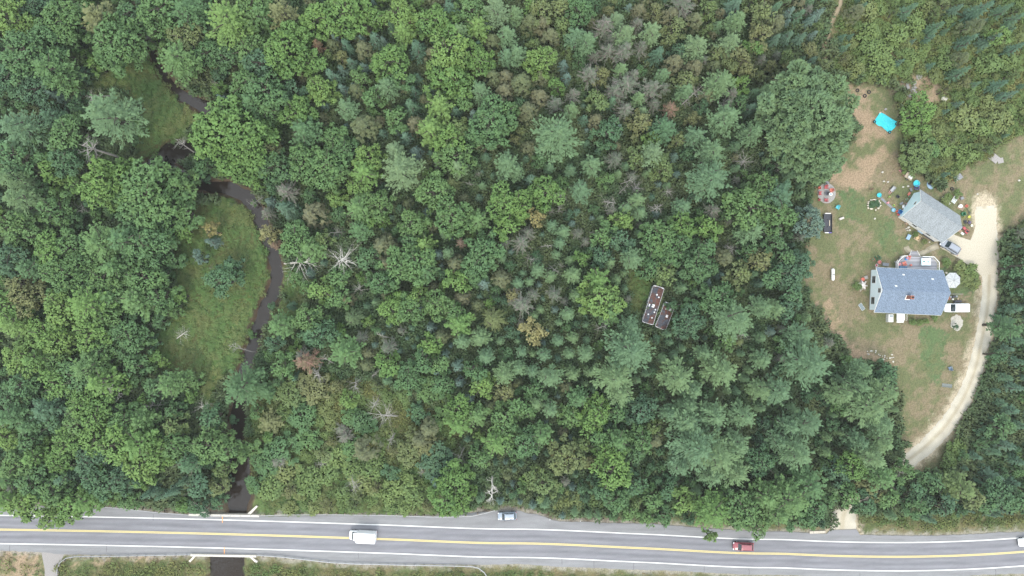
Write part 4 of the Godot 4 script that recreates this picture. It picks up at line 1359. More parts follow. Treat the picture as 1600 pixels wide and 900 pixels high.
	for q in [[-2.6, hz, 1.0], [0.5, -hz, -1.0]]:
		var d := mb()
		box(d, Vector3(q[0], 1.55, q[1] + q[2] * 0.02), Vector3(1.0, 2.1, 0.1), 0.02)
		var door := obj("door", d, trim, o)
		var hd := mb()
		box(hd, Vector3(q[0] + 0.38, 1.5, q[1] + q[2] * 0.1), Vector3(0.06, 0.12, 0.08), 0.01)
		obj("handle", hd, M.steel, door)

	# the deck on the far side
	var deck_at := place(1431, 408, 0.8)
	var dk := thing("deck", "grey board deck with white railings and steps against the house", "deck", deck_at)
	var wood := mat(lin(0.34, 0.34, 0.37), 0.85, M.boards, 0.6)
	var pts := PackedVector2Array()
	var corner: Array = []
	for q in [[1400, 421], [1400, 409], [1409, 400], [1456, 401.5], [1464, 410], [1464, 424]]:
		var w := place(q[0], q[1], 0.9) - deck_at
		pts.append(Vector2(w.x, w.z)); corner.append(w)
	var fl := mb()
	prism(fl, pts, 0.68, 0.8)
	obj("deck_floor", fl, wood, dk)
	for k in 6:
		var lg := mb()
		box(lg, corner[k] * 0.96 + Vector3.UP * 0.34, Vector3(0.14, 0.68, 0.14), 0.02)
		obj("post", lg, wood, dk)
	for k in 5:
		var a: Vector3 = corner[k]; var b: Vector3 = corner[k + 1]
		var halves := [[0.0, 1.0]] if k != 2 else [[0.0, 0.14], [0.62, 1.0]]
		for hv in halves:
			var p := a.lerp(b, hv[0]); var q := a.lerp(b, hv[1])
			var r := mb()
			var ln := p.distance_to(q)
			box(r, (p + q) * 0.5 + Vector3.UP * 1.72, Vector3(ln, 0.07, 0.15), 0.02, Basis(Vector3.UP, -atan2(q.z - p.z, q.x - p.x)))
			var rail := obj("railing", r, trim, dk)
			var lo := mb()
			box(lo, (p + q) * 0.5 + Vector3.UP * 0.92, Vector3(ln, 0.06, 0.06), 0.01, Basis(Vector3.UP, -atan2(q.z - p.z, q.x - p.x)))
			obj("bottom_rail", lo, trim, rail)
			for j in int(ln / 0.35) + 1:
				var bl := mb()
				box(bl, p.lerp(q, (j + 0.5) / (int(ln / 0.35) + 1)) + Vector3.UP * 1.3, Vector3(0.05, 0.78, 0.05), 0.008)
				obj("baluster", bl, trim, rail)
	var tb := mb()
	for k in 3:
		box(tb, place(1428, 398.5 - k * 2.3, 0.6 - k * 0.2) - deck_at + Vector3.UP * (0.58 - 0.2 * k), Vector3(2.4 - 0.5 * k, 0.08, 0.36), 0.02)
	obj("steps", tb, wood, dk)
	for q in [[1419, 400, 1411.5, 401.5 - 1.0], [1440, 400.5, 1433, 391]]:
		pass
	var hr := mb()
	tube(hr, place(1421, 400, 1.7) - deck_at + Vector3.UP * 1.7, place(1424, 391.5, 1.0) - deck_at + Vector3.UP * 1.0, 0.05, 0.05, 6)
	tube(hr, place(1438, 400.5, 1.7) - deck_at + Vector3.UP * 1.7, place(1433, 391.5, 1.0) - deck_at + Vector3.UP * 1.0, 0.05, 0.05, 6)
	obj("handrail", hr, trim, dk)

	# the front stoop
	var st_at := place(1406, 494)
	var stoop := thing("front_stoop", "white front stoop with steps and railing below the house", "stoop", st_at)
	var sb := mb()
	box(sb, Vector3(0, 0.36, 0.05), Vector3(1.9, 0.14, 1.7), 0.03)
	obj("landing", sb, trim, stoop)
	for k in 2:
		var sp := mb()
		box(sp, Vector3(0, 0.22 - k * 0.14, 1.05 + k * 0.26), Vector3(1.6, 0.12, 0.3), 0.02)
		obj("step", sp, trim, stoop)
	for sgn in [-1, 1]:
		var rl := mb()
		tube(rl, Vector3(sgn * 0.9, 1.25, -0.6), Vector3(sgn * 0.9, 1.25, 0.9), 0.04, 0.04, 6)
		for k in 4: tube(rl, Vector3(sgn * 0.9, 0.4, -0.6 + 0.5 * k), Vector3(sgn * 0.9, 1.25, -0.6 + 0.5 * k), 0.025, 0.025, 5)
		obj("railing", rl, trim, stoop)
	var ac := thing("white_cabinet", "white cabinet with a grey grille beside the front stoop", "cabinet", place(1390, 497, 0.6), 0.0)
	var cb := mb()
	box(cb, Vector3(0, 0.6, 0), Vector3(1.1, 1.2, 1.75), 0.05)
	obj("case", cb, trim, ac)
	var gr := mb()
	box(gr, Vector3(0.05, 1.21, -0.45), Vector3(0.7, 0.04, 0.5), 0.01)
	obj("grille", gr, paint("grille", 0.32, 0.38, 0.4), ac)

	# garage
	var ga := thing("garage", "grey-roofed garage with pale blue gable beside the gravel parking", "garage", Vector3(93.4, 0, -16.0), -deg_to_rad(33.4))
	var gh := 5.0; var gw := 3.3; var ge := 2.8; var gt := 6.2
	var gtex := mat(lin(0.66, 0.87, 0.93), 0.7, M.siding, 1.0)
	for sgn in [-1, 1]:
		var w := mb()
		box(w, Vector3(0, 1.45, sgn * (gw - 0.08)), Vector3(gh * 2, 2.8, 0.16), 0.01)
		obj("wall", w, trim if sgn > 0 else gtex, ga)
		var e := mb()
		var c := Vector3(sgn * (gh - 0.08), 2.5, 0)
		var pp := [Vector2(-gw + 0.16, 0.05), Vector2(gw - 0.16, 0.05), Vector2(gw - 0.16, ge), Vector2(0, gt - 0.25), Vector2(-gw + 0.16, ge)]
		for side in [-0.08, 0.08]:
			for k in range(1, 4): tri_out(e, c + Vector3(side, pp[0].y - 2.5, pp[0].x), c + Vector3(side, pp[k].y - 2.5, pp[k].x), c + Vector3(side, pp[k + 1].y - 2.5, pp[k + 1].x), c)
		for k in 5:
			var p: Vector2 = pp[k]; var q: Vector2 = pp[(k + 1) % 5]
			quad_out(e, c + Vector3(-0.08, p.y - 2.5, p.x), c + Vector3(0.08, p.y - 2.5, p.x), c + Vector3(0.08, q.y - 2.5, q.x), c + Vector3(-0.08, q.y - 2.5, q.x), c)
		obj("gable_wall", e, gtex, ga)
	var gx := gh + 0.3; var gz := gw + 0.25
	var gl := ge - 0.25 * (gt - ge) / gw
	var shingle2 := shingle_mat(0.3, 0.33, 0.35)
	roof_slope(ga, Vector3(-gx, gl, -gz), Vector3(gx, gl, -gz), Vector3(gx, gt, 0), Vector3(-gx, gt, 0), 0.12, shingle2)
	roof_slope(ga, Vector3(-gx, gl, gz), Vector3(gx, gl, gz), Vector3(gx, gt, 0), Vector3(-gx, gt, 0), 0.12, shingle2)
	var gc := mb()
	for sgn in [-1, 1]: box(gc, Vector3(0, gt + 0.1, sgn * 0.1), Vector3(gx * 2, 0.03, 0.26), 0.01, Basis(Vector3.RIGHT, sgn * 0.8))
	obj("ridge_cap", gc, shingle2, ga)
	for sgn in [-1, 1]:
		for e in [-1, 1]:
			var v := mb()
			tube(v, Vector3(e * (gx + 0.03), gl + 0.02, sgn * gz), Vector3(e * (gx + 0.03), gt + 0.02, 0), 0.08, 0.08, 4)
			obj("verge_board", v, trim, ga)
		var fascia := mb()
		box(fascia, Vector3(0, gl - 0.02, sgn * (gz + 0.04)), Vector3(gx * 2, 0.22, 0.06), 0.01)
		obj("fascia", fascia, trim, ga)
	window(ga, Vector3(-gh, 3.7, 0.0), Vector3(0.7, 0.6, 0), Vector3.LEFT)
	var vent := mb()
	for k in 4: box(vent, Vector3(-gh - 0.04, 4.55 + k * 0.1, 0.55), Vector3(0.05, 0.06, 0.5), 0.01)
	obj("gable_vent", vent, M.black, ga)
	for k in 2:
		var dd := mb()
		box(dd, Vector3(gh + 0.02, 1.15, -1.45 + 2.9 * k), Vector3(0.1, 2.2, 2.5), 0.02)
		obj("garage_door", dd, trim, ga)
	window(ga, Vector3(-1.5, 1.6, gw), Vector3(1.1, 0.9, 0), Vector3.BACK)
	window(ga, Vector3(2.2, 1.6, gw), Vector3(1.1, 0.9, 0), Vector3.BACK)

func trailer_home(label: String, ax: float, ay: float, bx: float, by: float, wide: float, tall: float, patches: Array) -> void:
	# an abandoned mobile home: rusted flat metal roof with white rims
	var a := place(ax, ay, tall); var b := place(bx, by, tall)
	var ln := a.distance_to(b)
	var o := thing("derelict_trailer", label, "trailer", (a + b) * 0.5, -atan2(b.z - a.z, b.x - a.x), "old trailers in the woods")
	var skin := mat(lin(0.34, 0.36, 0.36), 0.6, M.wear, 0.8)
	var s := mb()
	box(s, Vector3(0, tall * 0.5 + 0.15, 0), Vector3(ln - 0.1, tall - 0.35, wide - 0.08), 0.12)
	obj("body", s, skin, o)
	var rusty := mat(Color.WHITE, 0.85, null)
	var im := Image.create(256, 256, false, Image.FORMAT_RGB8)
	var f := FastNoiseLite.new()
	f.seed = 5; f.frequency = 0.012; f.fractal_octaves = 5
	for y in 256:
		for x in 256:
			var n := f.get_noise_2d(x, y) * 1.5 + (x - 128.0) / 420.0
			var k := 0.85 + 0.3 * f.get_noise_2d(x * 7.0, y * 2.0)
			im.set_pixel(x, y, (lin(0.075, 0.085, 0.11).lerp(lin(0.13, 0.055, 0.042), clampf(0.5 + n * 2.2, 0, 1))) * k)
	rusty.albedo_texture = ImageTexture.create_from_image(im)
	rusty.uv1_triplanar = true
	rusty.uv1_scale = Vector3.ONE * 0.14
	var top := mb()
	loft(top, [section(-ln * 0.5, wide * 0.48, tall - 0.06, tall + 0.02, 0.05), section(-ln * 0.46, wide * 0.5, tall - 0.06, tall + 0.05, 0.09), section(ln * 0.46, wide * 0.5, tall - 0.06, tall + 0.05, 0.09), section(ln * 0.5, wide * 0.48, tall - 0.06, tall + 0.02, 0.05)])
	var rf := obj("roof", top, rusty, o)
	var pale := paint("trailer_white", 0.72, 0.73, 0.76)
	for sgn in [-1, 1]:
		var e := mb()
		box(e, Vector3(0, tall + 0.0, sgn * wide * 0.49), Vector3(ln, 0.09, 0.07), 0.02)
		obj("roof_rim", e, pale, rf)
		var c := mb()
		box(c, Vector3(sgn * ln * 0.5, tall - 0.02, 0), Vector3(0.28 if sgn < 0 else 0.16, 0.14, wide * 0.92), 0.04)
		obj("end_cap", c, pale, rf)
	for q in patches:
		var v := mb()
		var at := Vector3(q[0] * ln, tall + 0.17, q[1] * wide)
		if q[2] < 0.5: lathe(v, at - Vector3.UP * 0.06, [[q[2] * 0.62, 0], [q[2] * 0.62, 0.14], [q[2] * 0.4, 0.2], [0, 0.2]], 10)
		else: box(v, at, Vector3(q[2], 0.16, q[3]), 0.05)
		obj("roof_vent", v, pale, rf)
	for k in 4:
		for sgn in [-1, 1]:
			window(o, Vector3(-ln * 0.36 + ln * 0.24 * k, tall * 0.6, sgn * (wide * 0.5 - 0.04)), Vector3(0.9, 0.6, 0), Vector3(0, 0, sgn))
	wheels(o, [ln * 0.1, ln * 0.2], wide * 0.45, 0.34)

func build_trailers() -> void:
	trailer_home("long derelict trailer with rusted roof, white front rim and white roof vents", 1029.5, 448.5, 1012, 505, 2.55, 2.6, [[-0.29, -0.02, 0.34, 0], [-0.24, -0.25, 0.3, 0], [0.02, 0.0, 0.75, 0.62], [0.03, 0.34, 0.62, 0.3], [0.1, -0.28, 0.3, 0], [0.17, -0.26, 0.3, 0], [0.33, -0.2, 0.3, 0], [0.27, 0.2, 0.3, 0]])
	trailer_home("shorter derelict trailer with rusted roof, half hidden under the dark tree", 1047, 475, 1032, 513, 2.5, 2.4, [[-0.32, -0.2, 0.85, 0.62], [-0.27, 0.2, 0.28, 0], [-0.02, -0.12, 0.6, 0.5]])

# ---------------------------------------------------------------- things in the yard
func simple(called: String, label: String, category: String, s: SurfaceTool, m: Material, at: Vector3, turn := 0.0, group := "") -> MeshInstance3D:
	var o := obj(called, s, m)
	o.position = at
	o.rotation.y = turn
	tag(o, label, category, group)
	return o

func chair(px: float, py: float, turn: float, m: Material, label: String, group: String, lift := 0.0) -> void:
	# a slatted garden armchair facing -z
	var o := thing("garden_chair", label, "chair", place(px, py, lift + 0.5) + Vector3.UP * lift, turn, group)
	var s := mb()
	box(s, Vector3(0, 0.4, 0.0), Vector3(0.62, 0.05, 0.62), 0.015, Basis(Vector3.RIGHT, 0.1))
	obj("seat", s, m, o)
	for k in 4:
		var b := mb()
		box(b, Vector3(-0.24 + 0.16 * k, 0.74, 0.36), Vector3(0.14, 0.72, 0.03), 0.01, Basis(Vector3.RIGHT, 0.3))
		obj("backrest_slat", b, m, o)
	for sgn in [-1, 1]:
		var a := mb()
		box(a, Vector3(sgn * 0.36, 0.6, -0.02), Vector3(0.13, 0.04, 0.75), 0.012)
		obj("armrest", a, m, o)
		for z in [-0.3, 0.3]:
			var l := mb()
			box(l, Vector3(sgn * 0.33, 0.3, z), Vector3(0.06, 0.6, 0.06), 0.01)
			obj("leg", l, m, o)

func tub(px: float, py: float, r: float, h: float, m: Material, inner: Material, called: String, label: String, category: String) -> void:
	var o := thing(called, label, category, place(px, py, h))
	var s := mb()
	lathe(s, Vector3.ZERO, [[r * 0.82, 0.0], [r, h], [r * 1.05, h], [r * 0.93, h - 0.01], [r * 0.78, 0.06]], 16)
	obj("side", s, m, o)
	var f := mb()
	lathe(f, Vector3.UP * h * 0.55, [[r * 0.86, 0.0], [0.0, 0.02]], 16)
	obj("contents", f, inner, o)

func tyre(px: float, py: float, r: float, label: String, turn := 0.0, y := 0.0) -> void:
	var s := mb()
	lathe(s, Vector3.ZERO, [[r * 0.55, 0.03], [r * 0.8, 0.0], [r * 0.98, 0.05], [r, 0.13], [r * 0.9, 0.22], [r * 0.62, 0.22], [r * 0.5, 0.14], [r * 0.55, 0.03]], 16)
	simple("tyre", label, "tyre", s, M.rubber, place(px, py) + Vector3.UP * y, turn, "old tyres")

func bin(px: float, py: float, size: Vector3, turn: float, m: Material, called: String, label: String, category: String) -> void:
	# an open-topped box with a rim
	var o := thing(called, label, category, place(px, py, size.y), turn)
	var t := 0.05
	var s := mb()
	box(s, Vector3(0, 0.04, 0), Vector3(size.x, 0.08, size.z), 0.015)
	for sgn in [-1, 1]:
		box(s, Vector3(sgn * (size.x - t) * 0.5, size.y * 0.5 + 0.02, 0), Vector3(t, size.y, size.z), 0.015)
		box(s, Vector3(0, size.y * 0.5 + 0.02, sgn * (size.z - t) * 0.5), Vector3(size.x - 2 * t - 0.004, size.y, t), 0.015)
	obj("shell", s, m, o)
	var r := mb()
	for sgn in [-1, 1]:
		box(r, Vector3(sgn * size.x * 0.5, size.y + 0.035, 0), Vector3(0.08, 0.05, size.z + 0.08), 0.015)
		box(r, Vector3(0, size.y + 0.031, sgn * size.z * 0.5), Vector3(size.x - 0.09, 0.05, 0.08), 0.015)
	obj("rim", r, m, o)

func board(px: float, py: float, size: Vector3, turn: float, m: Material, called: String, label: String, category: String, y := 0.0) -> void:
	var s := mb()
	box(s, Vector3(0, size.y * 0.5, 0), size, 0.02)
	simple(called, label, category, s, m, place(px, py, y) + Vector3.UP * (y + 0.01), turn)

func stone(px: float, py: float, size: Vector3, m: Material, label: String, called := "stone", group := "") -> void:
	var s := mb()
	lump(s, Vector3(0, size.y * 0.3, 0), size, px + py)
	simple(called, label, "stone", s, m, place(px, py), 0.0, group)

func build_yard() -> void:
	var white := paint("white", 0.8, 0.8, 0.79)
	var turquoise := paint("turquoise", 0.09, 0.5, 0.58)
	var tarp_blue := mat(lin(0.03, 0.55, 0.64), 0.55, M.wear, 0.8)
	var blue := paint("blue", 0.05, 0.24, 0.55)
	var pale_blue := paint("pale_blue", 0.3, 0.45, 0.62)
	var red := paint("red", 0.42, 0.075, 0.08)
	var coral := paint("coral", 0.6, 0.17, 0.12)
	var pink := paint("pink", 0.55, 0.24, 0.27)
	var yellow := paint("yellow", 0.62, 0.62, 0.12)
	var green := paint("green", 0.04, 0.2, 0.1)
	var dark := paint("charcoal", 0.035, 0.037, 0.05)
	var purple := paint("purple", 0.16, 0.12, 0.4)
	var cream := paint("cream", 0.62, 0.54, 0.42)
	var timber := mat(lin(0.3, 0.22, 0.15), 0.9, M.boards, 0.7)
	var pale_timber := mat(lin(0.5, 0.4, 0.27), 0.9, M.boards, 0.7)
	var stone_pale := mat(lin(0.55, 0.53, 0.47), 0.95, M.wear, 1.2)
	var stone_grey := mat(lin(0.33, 0.31, 0.3), 0.95, M.wear, 0.9)
	var slate := mat(lin(0.23, 0.24, 0.26), 0.8, M.wear, 0.9)

	# fire pit
	var pit_at := place(1291.5, 302)
	var patio := mb()
	lathe(patio, Vector3.ZERO, [[2.05, -0.05], [2.05, 0.05], [1.9, 0.07], [0, 0.07]], 28, Vector2(1.0, 1.12))
	struct("paved_circle", patio, mat(lin(0.33, 0.32, 0.31), 0.95, M.wear, 0.9)).position = pit_at
	var pit := thing("fire_pit", "round stone fire pit in the middle of the paved circle", "fire pit", pit_at + Vector3.UP * 0.07)
	for k in 11:
		var s := mb()
		box(s, Vector3(cos(TAU * k / 11) * 0.5, 0.13, sin(TAU * k / 11) * 0.5), Vector3(0.2, 0.26, 0.26), 0.05, Basis(Vector3.UP, -TAU * k / 11))
		obj("stone", s, slate, pit)
	var ash := mb()
	lathe(ash, Vector3.ZERO, [[0.42, 0.0], [0.4, 0.06], [0, 0.09]], 12)
	obj("ash", ash, dark, pit)
	chair(1291, 292.5, PI, red, "red garden chair on the upper side of the fire pit", "red chairs round the fire pit", 0.07)
	chair(1291, 312.5, 0.0, red, "red garden chair on the lower side of the fire pit", "red chairs round the fire pit", 0.07)
	chair(1281.5, 302, -PI / 2, red, "red garden chair left of the fire pit", "red chairs round the fire pit", 0.07)
	chair(1299, 297.5, PI * 0.6, coral, "orange-red garden chair upper right of the fire pit", "red chairs round the fire pit", 0.07)
	var tb := thing("round_table", "small round white table with blue centre on the paved circle", "table", place(1297.8, 303.5, 0.5) + Vector3.UP * 0.07)
	var tt := mb()
	lathe(tt, Vector3.ZERO, [[0.38, 0.5], [0.4, 0.53], [0.36, 0.56], [0, 0.56]], 16)
	obj("table_top", tt, white, tb)
	var bowl := mb()
	lathe(bowl, Vector3.UP * 0.56, [[0.1, 0], [0.16, 0.08], [0.13, 0.08], [0, 0.03]], 12)
	obj("bowl", bowl, blue, tb)
	var lgs := mb()
	tube(lgs, Vector3.ZERO, Vector3.UP * 0.5, 0.05, 0.05, 8)
	obj("leg", lgs, white, tb)
	board(1291.5, 285, Vector3(0.5, 0.45, 0.9), 0.7, slate, "stone_bench", "grey stone bench at the top of the paved circle", "bench")
	bin(1281, 293.5, Vector3(0.5, 0.4, 0.5), 0.2, coral, "planter", "faded red planter upper left on the paved circle", "planter")
	bin(1280.5, 312, Vector3(0.4, 0.35, 0.4), 0.5, red, "red_bucket", "small red bucket below left of the fire pit", "bucket")
	bin(1267, 295, Vector3(0.8, 0.5, 0.6), 0.5, timber, "log_crate", "brown crate of firewood under trees left of the paved circle", "crate")
	chair(1309, 324, 2.6, turquoise, "turquoise lawn chair on the grass right of the paved circle", "")
	var barrel := thing("white_barrel", "pale barrel lying on the grass above the dry lawn patch", "barrel", place(1314.5, 341.5, 0.3), 0.35)
	var br := mb()
	tube(br, Vector3(-0.5, 0.28, 0), Vector3(0.5, 0.28, 0), 0.28, 0.25, 12)
	obj("drum", br, paint("barrel", 0.62, 0.56, 0.52), barrel)
	var lid := mb()
	tube(lid, Vector3(0.5, 0.28, 0), Vector3(0.54, 0.28, 0), 0.27, 0.27, 12)
	obj("lid", lid, white, barrel)

	# dark flatbed behind the round blue spruce
	var rk := thing("flatbed", "black flatbed frame with white and purple end bars beside the round spruce", "flatbed", place(1293, 348.5, 0.6))
	var bed := mb()
	box(bed, Vector3(0, 0.5, 0), Vector3(1.85, 0.12, 4.1), 0.03)
	obj("bed", bed, dark, rk)
	for q in [[-2.15, -0.05, 1.35, white], [2.2, -0.3, 0.9, white], [2.2, 0.45, 0.8, purple]]:
		var s := mb()
		box(s, Vector3(q[1], 0.85, q[0]), Vector3(q[2], 0.2, 0.2), 0.04)
		obj("end_bar", s, q[3], rk)
	for sgn in [-1, 1]:
		var s := mb()
		box(s, Vector3(sgn * 0.9, 0.72, 0), Vector3(0.07, 0.35, 4.1), 0.02)
		obj("side_rail", s, dark, rk)
	var pl := mb()
	box(pl, Vector3(0.45, 0.62, 0.0), Vector3(0.16, 0.09, 1.3), 0.02)
	obj("plank", pl, cream, rk)
	wheels(rk, [-0.0], 0.9, 0.3)

	# propane tank
	var tk := thing("gas_tank", "white capsule-shaped gas tank alone on the lawn left of the house", "tank", place(1302, 429, 0.8))
	var cap := mb()
	var prof: Array = []
	for k in 7: prof.append([0.37 * sin(PI / 2 * k / 6), -1.38 + 0.34 * (1.0 - cos(PI / 2 * k / 6)) - 0.0])
	for k in 7: prof.append([0.37 * cos(PI / 2 * k / 6), 1.04 + 0.34 * sin(PI / 2 * k / 6)])
	lathe(cap, Vector3.ZERO, prof, 18)
	var tank := obj("tank", cap, white, tk)
	tank.rotation.x = PI / 2
	tank.position.y = 0.62
	for z in [-0.7, 0.7]:
		var f := mb()
		box(f, Vector3(0, 0.12, z), Vector3(0.5, 0.26, 0.14), 0.02)
		obj("foot", f, stone_grey, tk)
	var dome := mb()
	lathe(dome, Vector3(0, 0.96, 0), [[0.14, 0.0], [0.14, 0.12], [0.09, 0.18], [0, 0.19]], 12)
	obj("valve_cover", dome, slate, tk)

	# turquoise tarp held down at its corners
	var tp_at := place(1384, 192)
	var tarp := thing("tarpaulin", "bright turquoise tarpaulin spread on the dirt at the top of the yard", "tarpaulin", tp_at)
	var rim := [[1374, 175.5], [1381, 178], [1390, 184], [1397, 188.5], [1402.5, 191.5], [1400.5, 196], [1397, 200.5], [1393, 204], [1389.5, 209], [1385, 205], [1380, 200.5], [1377, 198], [1372, 196.5], [1365, 190.5], [1369, 184], [1372, 180]]
	var ts := mb()
	var centre := Vector3.UP * 0.16
	for ring in 4:
		for k in rim.size():
			var p0 := place(rim[k][0], rim[k][1]) - tp_at
			var p1 := place(rim[(k + 1) % rim.size()][0], rim[(k + 1) % rim.size()][1]) - tp_at
			var y := func(p: Vector3, t: float) -> Vector3: return centre.lerp(p + Vector3.UP * 0.05, t) + Vector3.UP * (0.16 * noise.get_noise_2d(p.x * t * 90.0, p.z * t * 90.0) + 0.08)
			var t0 := ring / 4.0
			var t1 := (ring + 1) / 4.0
			tri(ts, y.call(p0, t0), y.call(p0, t1), y.call(p1, t1))
			if ring: tri(ts, y.call(p0, t0), y.call(p1, t1), y.call(p1, t0))
	obj("sheet", ts, tarp_blue, tarp)
	tyre(1365.5, 190.5, 0.36, "small tyre on the left corner of the turquoise tarpaulin", 0, 0.1)
	tyre(1400.5, 194, 0.38, "small tyre on the right corner of the turquoise tarpaulin", 0, 0.1)
	tyre(1389.5, 207, 0.36, "small tyre on the lowest corner of the turquoise tarpaulin", 0, 0.1)
	stone(1374.5, 176.5, Vector3(0.5, 0.35, 0.5), stone_pale, "pale stone on the top corner of the turquoise tarpaulin")
	stone(1381, 188.5, Vector3(0.6, 0.25, 0.4), slate, "dark stone in the middle of the turquoise tarpaulin")
	stone(1390, 193.5, Vector3(0.35, 0.2, 0.3), slate, "smaller dark stone on the turquoise tarpaulin, right of the middle")
	tyre(1339.5, 141.5, 0.42, "leftmost of three old tyres at the top of the yard", 0.3)
	tyre(1357.5, 144, 0.44, "rightmost of three old tyres at the top of the yard", 0.8)
	tyre(1351, 150, 0.44, "lowest of three old tyres at the top of the yard", 0.1)
	stone(1383, 171, Vector3(0.8, 0.3, 0.6), stone_grey, "flat grey stone just above the turquoise tarpaulin")

	# rocks in the scrub
	for k in 12:
		var q := Vector2(1413 + k % 4 * 5.5 + rng.randf_range(-2, 2), 130 + k / 4 * 9 + rng.randf_range(-3, 3))
		stone(q.x, q.y, Vector3(rng.randf_range(0.6, 1.7), rng.randf_range(0.3, 0.6), rng.randf_range(0.5, 1.3)), stone_grey, "grey ledge rock, %s from the west in the rocky patch's %s row" % [ORDINALS[k % 4], ["upper", "middle", "lower"][k / 4]], "ledge_rock", "ledge rocks behind the yard")
	stone(1475.5, 155, Vector3(1.7, 0.8, 1.2), stone_pale, "large pale boulder in the scrub above the yard", "boulder")
	stone(1435, 119, Vector3(1.6, 0.4, 1.9), stone_grey, "broad flat ledge stone at the top of the rocky patch", "boulder")

	# ring of white stones with plants
	var bed_at := place(1365.5, 320)
	var fb := thing("flower_bed", "oval flower bed ringed by white stones on the lawn", "flower bed", bed_at)
	for k in 15:
		var t := TAU * k / 15
		if k == 4: continue
		var s := mb()
		var rr := rng.randf_range(0.86, 1.1)
		t += rng.randf_range(-0.12, 0.12)
		lump(s, Vector3(cos(t) * 1.5 * rr, 0.14, sin(t) * 1.15 * rr), Vector3(rng.randf_range(0.3, 0.75), 0.4, rng.randf_range(0.28, 0.55)), k * 7.0)
		obj("stone", s, mat(lin(0.68, 0.62, 0.52), 0.9, M.wear, 1.0) if k == 0 else fb.get_child(0).material_override, fb)
	rng.seed = 55
	for k in 9:
		var pm := obj("plant", forms.bush[k % 4][0], tree_mats["k"][k % 3], fb)
		pm.scale = Vector3.ONE * rng.randf_range(0.22, 0.36)
		pm.position = Vector3(rng.randf_range(-0.9, 0.9), 0.0, rng.randf_range(-0.6, 0.6))

	# hose and boards from the pool to the garage corner
	tub(1374.2, 304.8, 0.52, 0.5, turquoise, tarp_blue, "round_tub", "round turquoise tub by the flower bed, at the hose's end", "tub")
	var hs := mb()
	var last := Vector3.ZERO
	var h_at := place(1375, 302)
	for k in 14:
		var t := k / 13.0
		var p := place(lerpf(1375, 1400, t) + 1.5 * sin(t * 7.0), lerpf(302, 260, t)) - h_at + Vector3.UP * 0.04
		if k: tube(hs, last, p, 0.05, 0.05, 5, false)
		last = p
	simple("garden_hose", "thin brown hose running across the grass from the turquoise tub", "hose", hs, timber, h_at)
	board(1388.5, 320, Vector3(4.6, 0.05, 0.55), -deg_to_rad(41), slate, "grey_walkway", "grey plank walkway from the turquoise tub to the garage corner", "walkway")
	tub(1396.3, 328.2, 0.42, 0.4, turquoise, pale_blue, "wash_tub", "light turquoise wash tub near the garage's blue corner", "tub")
	bin(1407.3, 330.8, Vector3(0.8, 0.6, 0.7), -0.6, blue, "blue_crate", "bright blue crate against the garage's left corner", "crate")
	bin(1401.7, 330, Vector3(0.45, 0.4, 0.45), 0.3, coral, "clay_pot", "rust-orange pot between the wash tub and the blue crate", "pot")
	board(1404, 336, Vector3(1.0, 0.25, 0.35), -0.5, red, "red_toolbox", "red tool box at the lower corner of the garage gable", "box")
	# hand cart
	var hc := thing("hand_cart", "grey two-wheeled hand cart with pink handles on the grass", "cart", place(1394, 296.5, 0.4), deg_to_rad(48))
	var tray := mb()
	box(tray, Vector3(0.2, 0.42, 0), Vector3(1.3, 0.06, 0.75), 0.02)
	for sgn in [-1, 1]: box(tray, Vector3(0.2, 0.56, sgn * 0.36), Vector3(1.3, 0.22, 0.04), 0.01)
	box(tray, Vector3(0.84, 0.56, 0), Vector3(0.04, 0.22, 0.66), 0.01)
	obj("tray", tray, M.steel, hc)
	for sgn in [-1, 1]:
		var hd := mb()
		tube(hd, Vector3(-0.4, 0.5, sgn * 0.25), Vector3(-1.2, 0.55, sgn * 0.14), 0.06, 0.06, 6)
		obj("handle", hd, pink, hc)
	wheels(hc, [0.45], 0.42, 0.22)
	tub(1390, 307.6, 0.2, 0.3, yellow, green, "yellow_pot", "yellow pot below the hand cart", "pot")
	bin(1403.3, 307, Vector3(0.62, 0.35, 0.45), -0.7, dark, "black_crate", "small black crate on the grass left of the garage gable", "crate")
	board(1386.2, 317, Vector3(0.5, 0.45, 0.4), 0.4, pink, "pink_toy_house", "small pink toy by the grey walkway", "toy")
	for q in [[1387, 284.3, "white stone beside the brown hose"], [1411, 292, "white stone between hand cart and garage peak"], [1418.5, 291, "white stone nearest the garage peak"], [1380.5, 283.5, "small white stone left of the hose"], [1378.5, 269, "lone white stone on the dry grass above the hose"], [1366.5, 341.5, "white stone on the green lawn below the flower bed"]]:
		stone(q[0], q[1], Vector3(0.5, 0.3, 0.4), stone_pale, q[2], "white_stone")
	plant("r", 1362.5, 295.5, 3.2, 0.5, Vector3.ZERO, "small pinkish bush on the lawn above the flower bed").position.y = -0.2
	# litter of pots and boards along the gable
	var junk := [[1420, 303, "red-brown board leaning pile by the garage gable", coral, 0], [1417.5, 311, "pale pot in the row along the garage gable", cream, 1], [1423, 296.5, "slate box in the row along the garage gable", slate, 0], [1415, 319, "pink pot in the row along the garage gable", pink, 1], [1411, 323, "white box in the row along the garage gable", white, 0], [1408, 318, "grey box left of the row along the garage gable", slate, 0], [1397, 321, "tall yellow pot by the walkway's end", yellow, 1], [1421.5, 307, "brown pot nearest the gable's upper half", timber, 1]]
	for q in junk:
		if q[4] == 1: tub(q[0], q[1], 0.26, 0.4, q[3], green, "flower_pot", q[2], "pot")
		else: board(q[0], q[1], Vector3(0.8, 0.22, 0.45), -0.9 + q[0] * 0.3, q[3], "storage_box", q[2], "box")

	# little trailer
	var lt := thing("utility_trailer", "small cream utility trailer with a red drawbar above the garage", "trailer", place(1420.5, 275.5, 0.6), -deg_to_rad(33))
	var lb := mb()
